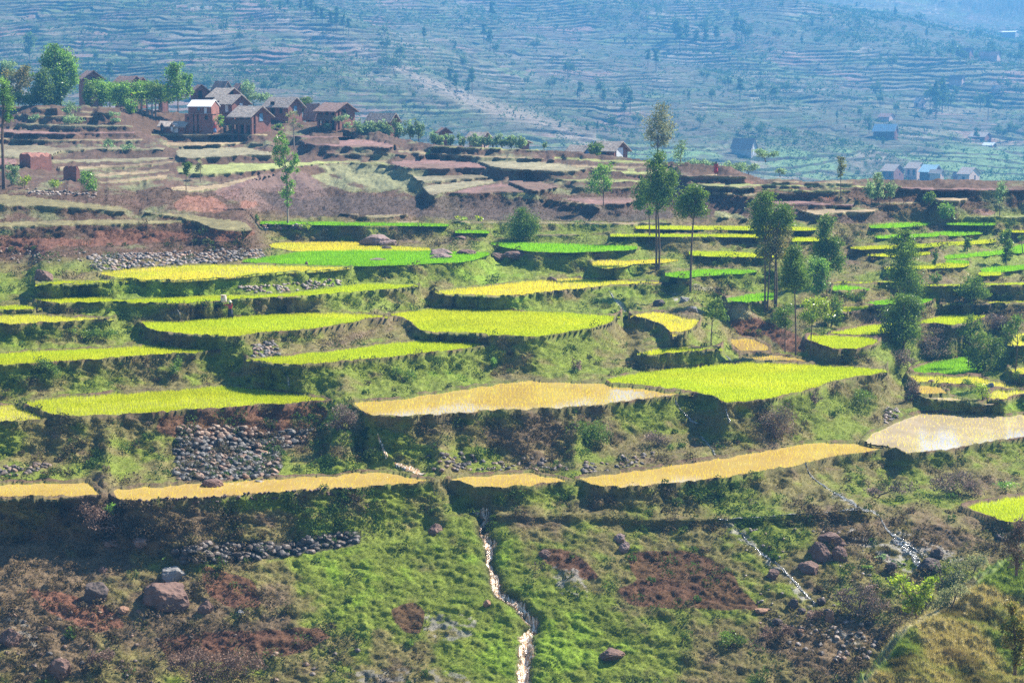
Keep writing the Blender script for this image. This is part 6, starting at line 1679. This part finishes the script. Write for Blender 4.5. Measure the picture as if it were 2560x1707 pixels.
# ---- trees standing out on the mountain: one of each kind, then copies
gm = 'trees dotted over the mountainside'
def mproto(kind, seed):
    o = empty('mountain_tree', (0, 0, 0)); rg = np.random.default_rng(seed)
    if kind == 0: bl = [((0, 0, .80), .13, .17), ((.05, 0, .62), .17, .14), ((-.07, 0, .5), .13, .10)]        # slender eucalyptus
    elif kind == 1: bl = [((0, 0, .62), .30, .28), ((.16, 0, .5), .22, .22), ((-.18, 0, .45), .22, .22)]       # round
    else: bl = [((0, 0, .82), .10, .15), ((0, 0, .62), .15, .16), ((.02, 0, .42), .18, .15)]                    # cone-like pine
    V, Fs = tube([(0, 0, -.08), (.01, 0, .4), (0, 0, .85)], [.018, .013, .004], 5); mesh_py('trunk', V, Fs, M_TRUNK, o)
    px = 45.0; s = .045; PV, PC = [], []
    for c, rx, rz in bl:
        n = 150; m = 9
        d = rg.normal(size=(m, 3)); d /= np.linalg.norm(d, axis=1, keepdims=True); sub = d * rg.uniform(.3, .95, (m, 1))
        q = sub[rg.integers(m, size=n)] + rg.normal(size=(n, 3)) * .22
        p = q * np.array((rx, rx, rz)) + np.array(c)
        a = rg.normal(size=(n, 3)); a /= np.linalg.norm(a, axis=1, keepdims=True); b = np.cross(a, rg.normal(size=(n, 3))); b /= np.linalg.norm(b, axis=1, keepdims=True)
        ss = (s * rg.uniform(.5, 1.1, n))[:, None]
        PV.append(np.stack([p - a * ss, p - b * ss * .6, p + a * ss, p + b * ss * .6], 1)); PC.append(np.broadcast_to(np.array((.07, .12, .05)) * rg.uniform(.7, 1.4), (n * 4, 3)))
    V = np.concatenate(PV).reshape(-1, 3)
    mesh_np('crown', V, np.arange(len(V)).reshape(-1, 4), LEAFS['e'], np.concatenate(PC), parent=o)
    tag(o, {0: 'slender hazy eucalyptus on the far terraced mountainside', 1: 'round hazy broad-leaved tree on the far mountainside', 2: 'dark hazy pine on the far mountainside'}[kind], 'tree', gm + (' (slender)', ' (round)', ' (pines)')[kind])
    return o
MPR = [mproto(i, 900 + i) for i in range(3)]
usedp = [False] * 3
def put_mt(u, v, hpx, kind, rz=0.0):
    g = GM(u, v); h = hpx * g.y / F
    src = MPR[kind]
    if not usedp[kind]: o = src; usedp[kind] = True
    else:
        o = src.copy(); COL.objects.link(o)
        for ch in src.children:
            c = ch.copy(); COL.objects.link(c); c.parent = o
    o.location = g - Vector((0, 0, .1)); o.scale = (h, h, h); o.rotation_euler = (0, 0, rz)
rg = np.random.default_rng(77)
MT = [(752,38,42,0),(768,40,50,0),(780,50,55,0),(792,60,48,0),(806,70,55,0),(828,84,60,0),(842,86,62,0),(858,88,55,0),(872,92,50,0),(842,60,45,0),(700,40,40,0),(720,28,36,0),
 (965,140,55,1),(985,190,60,1),(1000,160,55,1),(960,180,50,1),(1060,110,45,0),(1140,240,60,0),(1170,250,55,0),(1180,235,70,0),(1125,225,60,0),(1230,60,60,0),(1210,110,55,0),(1225,130,60,0),(1240,145,45,1),(1160,180,50,1),(1340,130,40,1),(1420,200,60,1),(1380,230,45,1),(1450,250,50,0),
 (1560,260,60,1),(1575,285,65,0),(1500,245,55,1),(1510,270,50,0),(1620,170,50,0),(1640,180,60,0),(1690,110,65,0),(1700,130,70,0),(1715,120,65,0),(1740,130,60,0),(1765,130,60,0),(1790,115,55,0),(1840,105,65,0),(1855,110,65,0),(1870,112,60,1),(1690,100,60,1),(1760,90,50,1),(1940,105,40,1),
 (1560,300,55,0),(1590,320,45,1),(1530,330,50,1),(1660,290,40,1),(1760,210,45,1),(1820,230,50,1),(1850,250,60,0),(1780,260,50,1),(1900,240,45,1),(1935,260,60,1),(1965,245,50,1),(1750,320,40,1),(1870,340,45,1),(1900,345,35,1),(2150,300,40,1),(2170,320,40,1),(2230,180,50,1),(2480,130,40,1),
 (2280,145,30,1),(2300,148,32,1),(2320,150,30,1),(2345,152,28,1),(2375,150,42,1),(2400,155,45,1),(2415,160,36,1),(2440,158,30,1),(2480,152,45,1),(2500,155,42,1),(2525,160,40,1),(2545,165,45,1),(2552,165,60,0),(2470,300,70,0),(2450,280,60,1),(2530,345,50,1),(2520,230,40,1),(2545,250,50,1),(2500,355,45,1),(2440,360,45,0),
 (2340,300,100,2),(2355,285,90,2),(2325,270,70,1),(2370,280,60,1),(2390,250,40,1),(2190,245,50,1),(2200,270,45,1),(2240,290,40,1),(270,110,30,1),(310,190,35,1),(240,160,40,1),(195,60,30,1),(90,90,30,1),(440,150,30,1),(520,240,60,1),(480,230,40,1),(275,210,60,0),(235,220,50,0),(258,225,45,1),(330,160,35,1),(600,110,40,1),(640,150,40,1),(660,240,50,1),(690,220,45,1),(560,90,45,1)]
for u, v, h, kd in MT: put_mt(u, v, h, kd, float(rg.uniform(0, 6)))
for _ in range(120):
    u = rg.uniform(-40, 2600); v = rg.uniform(5, 400)
    if v > np.interp(u, [r_[0] for r_ in RIDGE], [r_[1] for r_ in RIDGE]) - 25: continue
    put_mt(u, v, rg.uniform(14, 34), int(rg.choice([0, 1, 1, 1, 2])), float(rg.uniform(0, 6)))

# ================================================================ people
M_SKIN = mat_rough('brown_skin', (.16, .085, .055), .1, 8); M_REDJ = mat_rough('red_jumper', (.42, .04, .05), .25, 9); M_SKIRT = mat_rough('dark_skirt', (.035, .04, .06), .3, 7)
M_STRAW = mat_rough('cream_hat', (.72, .66, .54), .12, 9); M_HAIR = mat_rough('black_hair', (.02, .018, .018), .2, 9); M_SACK = mat_rough('woven_sack', (.68, .56, .45), .2, 7); M_ORNG = mat_rough('orange_print', (.66, .27, .10), .25, 9)
M_WCLOTH = mat_rough('pale_cloth', (.62, .62, .6), .15, 9); M_BCLOTH = mat_rough('blue_cloth', (.12, .22, .42), .2, 9)
def skinned(name, pts, edges, rads, mat, parent, sub=2):
    me = bpy.data.meshes.new(name); me.from_pydata(pts, edges, []); o = bpy.data.objects.new(name, me); COL.objects.link(o)
    m = o.modifiers.new('skin', 'SKIN'); m.use_smooth_shade = True
    for i, r_ in enumerate(rads):
        rr = (r_, r_) if not hasattr(r_, '__len__') else r_
        me.skin_vertices[0].data[i].radius = rr
    me.skin_vertices[0].data[0].use_root = True
    s = o.modifiers.new('sub', 'SUBSURF'); s.levels = sub; s.render_levels = sub
    me.materials.append(mat); o.parent = parent
    return o
def lathe(name, prof, mat, parent, n=18, loc=(0, 0, 0), sx=1.0, wav=0.0):
    vs, fs = [], []
    for (r_, z) in prof:
        for j in range(n):
            a = 2 * math.pi * j / n; q = r_ * (1 + wav * math.cos(a * 6))
            vs.append((loc[0] + q * math.cos(a), loc[1] + q * math.sin(a) * sx, loc[2] + z))
    for i in range(len(prof) - 1):
        for j in range(n): fs.append((i * n + j, i * n + (j + 1) % n, (i + 1) * n + (j + 1) % n, (i + 1) * n + j))
    return mesh_py(name, vs, fs, mat, parent, True)
def person(base, label, shirt, skirt, hat=None, reach=False, s=1.0, face=0.0, group=None):
    o = empty('person', base, face)
    # seen from behind: x right, y away from the viewer
    P_ = [(0, 0, .92), (0, 0, 1.10), (0, .0, 1.32), (0, 0, 1.44), (0, 0, 1.50), (0, .01, 1.60),       # pelvis..head 0-5
          (-.10, 0, .88), (-.11, .02, .48), (-.12, -.01, .06), (-.12, .12, .02),                         # left leg 6-9
          (.10, 0, .88), (.13, -.02, .48), (.17, -.06, .06), (.18, .06, .02),                            # right leg 10-13
          (-.17, 0, 1.38), (.17, 0, 1.38)]
    Ed = [(0, 1), (1, 2), (2, 3), (3, 4), (4, 5), (0, 6), (6, 7), (7, 8), (8, 9), (0, 10), (10, 11), (11, 12), (12, 13), (2, 14), (2, 15)]
    Rr = [(.15, .11), (.12, .09), (.15, .10), .06, .055, (.085, .10), .085, .055, .038, .03, .085, .055, .038, .03, .055, .055]
    def arm(sh, el, wr):
        i = len(P_); P_.extend([el, wr]); Ed.extend([(sh, i), (i, i + 1)]); Rr.extend([.042, .030]); return i + 1, Vector(wr), (Vector(wr) - Vector(el)).normalized()
    if reach: a1 = arm(14, (-.38, .10, 1.32), (-.60, .22, 1.30)); a2 = arm(15, (.10, .22, 1.16), (-.22, .32, 1.14))
    else: a1 = arm(14, (-.24, .02, 1.12), (-.24, .10, .88)); a2 = arm(15, (.24, .02, 1.12), (.25, .08, .88))
    for (wi, w, d) in (a1, a2):
        sd_ = d.cross(Vector((0, 0, 1))); sd_ = sd_.normalized() if sd_.length > .1 else Vector((0, 1, 0))
        i = len(P_); P_.append(tuple(w + d * .07)); Ed.append((wi, i)); Rr.append((.038, .018))
        for f, L in ((-1.5, .07), (-.5, .085), (.5, .08), (1.5, .065)):
            j = len(P_); P_.extend([tuple(w + d * .10 + sd_ * f * .018), tuple(w + d * (.10 + L) + sd_ * f * .02 - Vector((0, 0, .02)))])
            Ed.extend([(i, j), (j, j + 1)]); Rr.extend([.009, .008])
        j = len(P_); P_.extend([tuple(w + d * .03 + sd_ * .035), tuple(w + d * .07 + sd_ * .065)]); Ed.extend([(wi, j), (j, j + 1)]); Rr.extend([.011, .009])
    P_ = [tuple(c * s for c in p) for p in P_]; Rr = [tuple(q * s for q in r_) if hasattr(r_, '__len__') else r_ * s for r_ in Rr]
    skinned('body', P_, Ed, Rr, M_SKIN, o, 1)
    tp = [(0, 0, .95), (0, 0, 1.12), (0, 0, 1.33), (-.17, 0, 1.385), (.17, 0, 1.385)] + ([(-.38, .10, 1.325), (-.54, .19, 1.31), (.10, .22, 1.165), (-.14, .29, 1.145)] if reach else [(-.24, .02, 1.12), (-.24, .08, .95), (.24, .02, 1.12), (.25, .06, .95)])
    skinned('shirt', [tuple(c * s for c in p) for p in tp], [(0, 1), (1, 2), (2, 3), (2, 4), (3, 5), (5, 6), (4, 7), (7, 8)], [tuple(q * s for q in r_) for r_ in [(.165, .125), (.14, .11), (.165, .12), (.07, .07), (.07, .07), (.057, .057), (.045, .045), (.057, .057), (.045, .045)]], shirt, o)
    lathe('skirt', [(.14 * s, 1.04 * s), (.18 * s, .90 * s), (.21 * s, .65 * s), (.25 * s, .34 * s), (.235 * s, .345 * s)], skirt, o, 24, wav=.07, sx=.85)
    lathe('hair', [(.001, 1.70 * s), (.07 * s, 1.685 * s), (.10 * s, 1.61 * s), (.09 * s, 1.53 * s), (.06 * s, 1.42 * s), (.001, 1.41 * s)], M_HAIR, o, loc=(0, -.015 * s, 0))
    if hat: lathe('hat', [(.001, 1.76 * s), (.07 * s, 1.75 * s), (.105 * s, 1.66 * s), (.11 * s, 1.63 * s), (.19 * s, 1.58 * s), (.185 * s, 1.575 * s), (.10 * s, 1.625 * s)], hat, o)
    # face, turned away from the viewer
    for x in (-.035, .035):
        lathe('eye', [(.001, .012), (.012, 0), (.001, -.012)], M_WCLOTH, o, 8, loc=(x * s, .098 * s, 1.605 * s))
    lathe('nose', [(.001, .03), (.014, -.01), (.001, -.015)], M_SKIN, o, 8, loc=(0, .108 * s, 1.575 * s))
    lathe('mouth', [(.001, .006), (.022, 0), (.001, -.006)], M_REDJ, o, 8, loc=(0, .098 * s, 1.54 * s), sx=.4)
    tag(o, label, 'person', group)
    return o
# woman standing in the paddy, seen from behind, reaching for her sack on the bank
u_, v_ = 576.0, 799.0
iw = 7; Dw = fieldD(iw, v_); pw_ = P(u_, v_, Dw)
person(Vector(pw_) - Vector((0, 0, .12)), 'woman in red jumper, dark skirt and pale hat seen from behind, reaching towards a sack', M_REDJ, M_SKIRT, M_STRAW, True, s=1.0)
def sack(u0, u1, vt_, vb_):
    D = Dw + .35; px = F / D; b = P((u0 + u1) / 2, vb_, D); w = (u1 - u0) / px; h = (vb_ - vt_) / px
    o = empty('sack', b); n = 16
    prof = [(.0, 0), (.42, .0), (.52, .12), (.53, .4), (.49, .7), (.42, .85), (.46, .93), (.30, .88), (.0, .84)]
    lathe('bag', [(r_ * w, z * h) for r_, z in prof], M_SACK, o, 20, sx=.75, wav=.03)
    for sx_ in (-1, 1):
        V, Fs = tube([(sx_ * .36 * w, 0, .84 * h), (sx_ * .46 * w, 0, .95 * h), (sx_ * .53 * w, 0, 1.02 * h)], [.09 * w, .07 * w, .03 * w]); mesh_py('ear', V, Fs, M_SACK, o, True)
    vs = []; fs = []
    for i in range(5):
        for j in range(5):
            a = -math.pi / 2 + (j - 2) * .16 - .35; z = (.66 + .055 * i) * h; rr = (.515 - .02 * i) * w
            vs.append((rr * math.cos(a) * 1.03, rr * math.sin(a) * .775, z))
    for i in range(4):
        for j in range(4): fs.append((i * 5 + j, i * 5 + j + 1, i * 5 + j + 6, i * 5 + j + 5))
    mesh_py('orange_print', vs, fs, M_ORNG, o)
    tag(o, 'cream woven sack with an orange print standing on the paddy bank', 'sack')
sack(552, 566.5, 736, 756)
for c, x, y, lab, sm, km, hm in [('K', 200, 645, 'villager carrying something by the low brick outbuilding', M_SKIN, M_WCLOTH, None), ('K', 98, 643, 'villager in dark clothes at the corner of the low outbuilding', M_SKIRT, M_SKIRT, None),
    ('K', 620, 652, 'villager in red top and pale blue skirt beside the tower house', M_REDJ, M_BCLOTH, M_REDJ), ('K', 716, 655, 'villager in black standing under the shrub by the balcony house', M_SKIRT, M_HAIR, None)]:
    u_, v_ = T(c, [(x, y)])[0]; g = G(u_, v_ + 1)
    person(g, lab, sm, km, hm, False, s=.98, face=math.pi * (x % 2), group='villagers outside the houses')
u_, v_ = T('M', [(945, 238)])[0]; person(G(u_, v_), 'tiny figure in red on the bare earth mound', M_REDJ, M_REDJ, None)

# ================================================================ near grassy slope in the lower right corner
SIL = T('F', [(1100,1750),(1230,1575),(1350,1440),(1500,1225),(1650,1140),(1800,1040),(2000,900),(2150,800),(2247,730),(2400,640),(2600,520)])
su = np.array([p[0] for p in SIL]); sv = np.array([p[1] for p in SIL])
us2 = np.arange(2130, 2720, 2.0); n2r = 300; back = 24
svu = np.interp(us2, su, sv)
X2 = np.zeros((n2r + back, len(us2))); Y2 = X2.copy(); Z2 = X2.copy()
for j in range(n2r):
    vv = svu + j * 2.0
    # the slope climbs to the right and comes nearer towards the bottom
    k_ = kof(vv); Dsil = 85 + (us2 - 2130) * .028
    t = .40
    Dd = Dsil * (t + kof(svu)) / (t + k_)
    pp = P(us2, vv, Dd)
    X2[back + j], Y2[back + j], Z2[back + j] = pp[:, 0], pp[:, 1], pp[:, 2]
for j in range(back):
    d = (back - j) * .9
    Y2[j] = Y2[back] + d; X2[j] = X2[back] + .10 * d; Z2[j] = Z2[back] - .12 * d - .035 * d * d
bm_ = fbm(X2 * 1.0 + Z2, Y2 + Z2 * .7, 2.2, 4, 301, .6) - .5; fm_ = np.abs(fbm(X2 - Z2 * .8, Y2 + Z2, .7, 4, 302, .6) - .5)
lf = np.minimum(1, np.abs(np.arange(n2r + back) - back)[:, None] / 6 + .35)
Z2 = Z2 + (bm_ * 1.3 + fm_ * 1.1) * lf; Y2 = Y2 - (bm_ * .7 + fm_ * .7) * lf * .8
q_ = fbm(X2 + Z2 * .8, Y2 + Z2 * .5, 1.5, 4, 303) - .5; q2_ = fbm(X2, Y2 + Z2, 4, 3, 304) - .5
C2 = lerp(np.broadcast_to(np.array((.24, .20, .10)), X2.shape + (3,)), np.broadcast_to(np.array((.13, .17, .04)), X2.shape + (3,)), sstep(-.08, .12, q2_ + q_ * .6))
C2 = C2 * 1.45
C2 = lerp(C2, np.broadcast_to(DEAD, C2.shape), sstep(.05, .2, q_ + .25 * q2_) * .8)
o = mesh_np('near_slope', np.stack([X2, Y2, Z2], -1), grid_faces(*X2.shape)[:, ::-1], M_TER, np.concatenate([C2, np.zeros(X2.shape + (1,))], -1).reshape(-1, 4), smooth=True)
tag(o, 'nearer dry grassy slope rising to the right edge', kind='structure')
rg = np.random.default_rng(31)
pk = rg.random(X2.shape) < .9; r, c = np.nonzero(pk)
V, cc = blades(X2[r, c] + rg.uniform(-.03, .03, len(r)), Y2[r, c], Z2[r, c] - .02, rg.uniform(.08, .30, len(r)), np.full(len(r), .02), 5, C2[r, c] * rg.uniform(.7, 1.7, (len(r), 1)), rg, 1.2)
o = mesh_np('grass', V.reshape(-1, 3), np.arange(len(V) * 3).reshape(-1, 3), GRASSM, cc.reshape(-1, 3)); tag(o, 'dry and green grass on the nearer slope', kind='stuff')
def near_shrub(crop, base, blobs, label, pal, D, dens, leafpx, name='shrub'):
    return tree(crop, base, blobs, label, pal, D=D, tw=4, dens=dens, leafpx=leafpx, name=name, cat='bush', group='shrubs on the nearer slope')
near_shrub('F', (1560, 1150), [(1430,900,60,40),(1500,960,70,50),(1560,1040,60,60),(1480,1060,50,40),(1650,920,60,45),(1600,980,60,50)], 'leafy green shrub with yellow leaves growing at the edge of the nearer slope', 'y', 94, .7, 4.2)
near_shrub('F', (2190, 1440), [(2170,1080,45,60),(2190,1180,50,80),(2160,1280,60,70),(2200,1380,50,80),(2120,1200,30,40),(2230,1280,40,80)], 'shrub with rusty orange-brown leaves at the right edge', 'o', 66, .9, 5.0)
near_shrub('F', (2200, 800), [(2180,640,60,60),(2220,560,50,70),(2150,720,60,50),(2210,760,50,60)], 'leafless grey shrub on the crest of the nearer slope at the right edge', 'u', 76, .7, 3.4)
near_shrub('F', (1760, 1130), [(1740,1000,60,50),(1820,960,60,50),(1700,1070,60,40)], 'straw-dry shrub leaning over the crest of the nearer slope', 'q', 92, .6, 3.2)
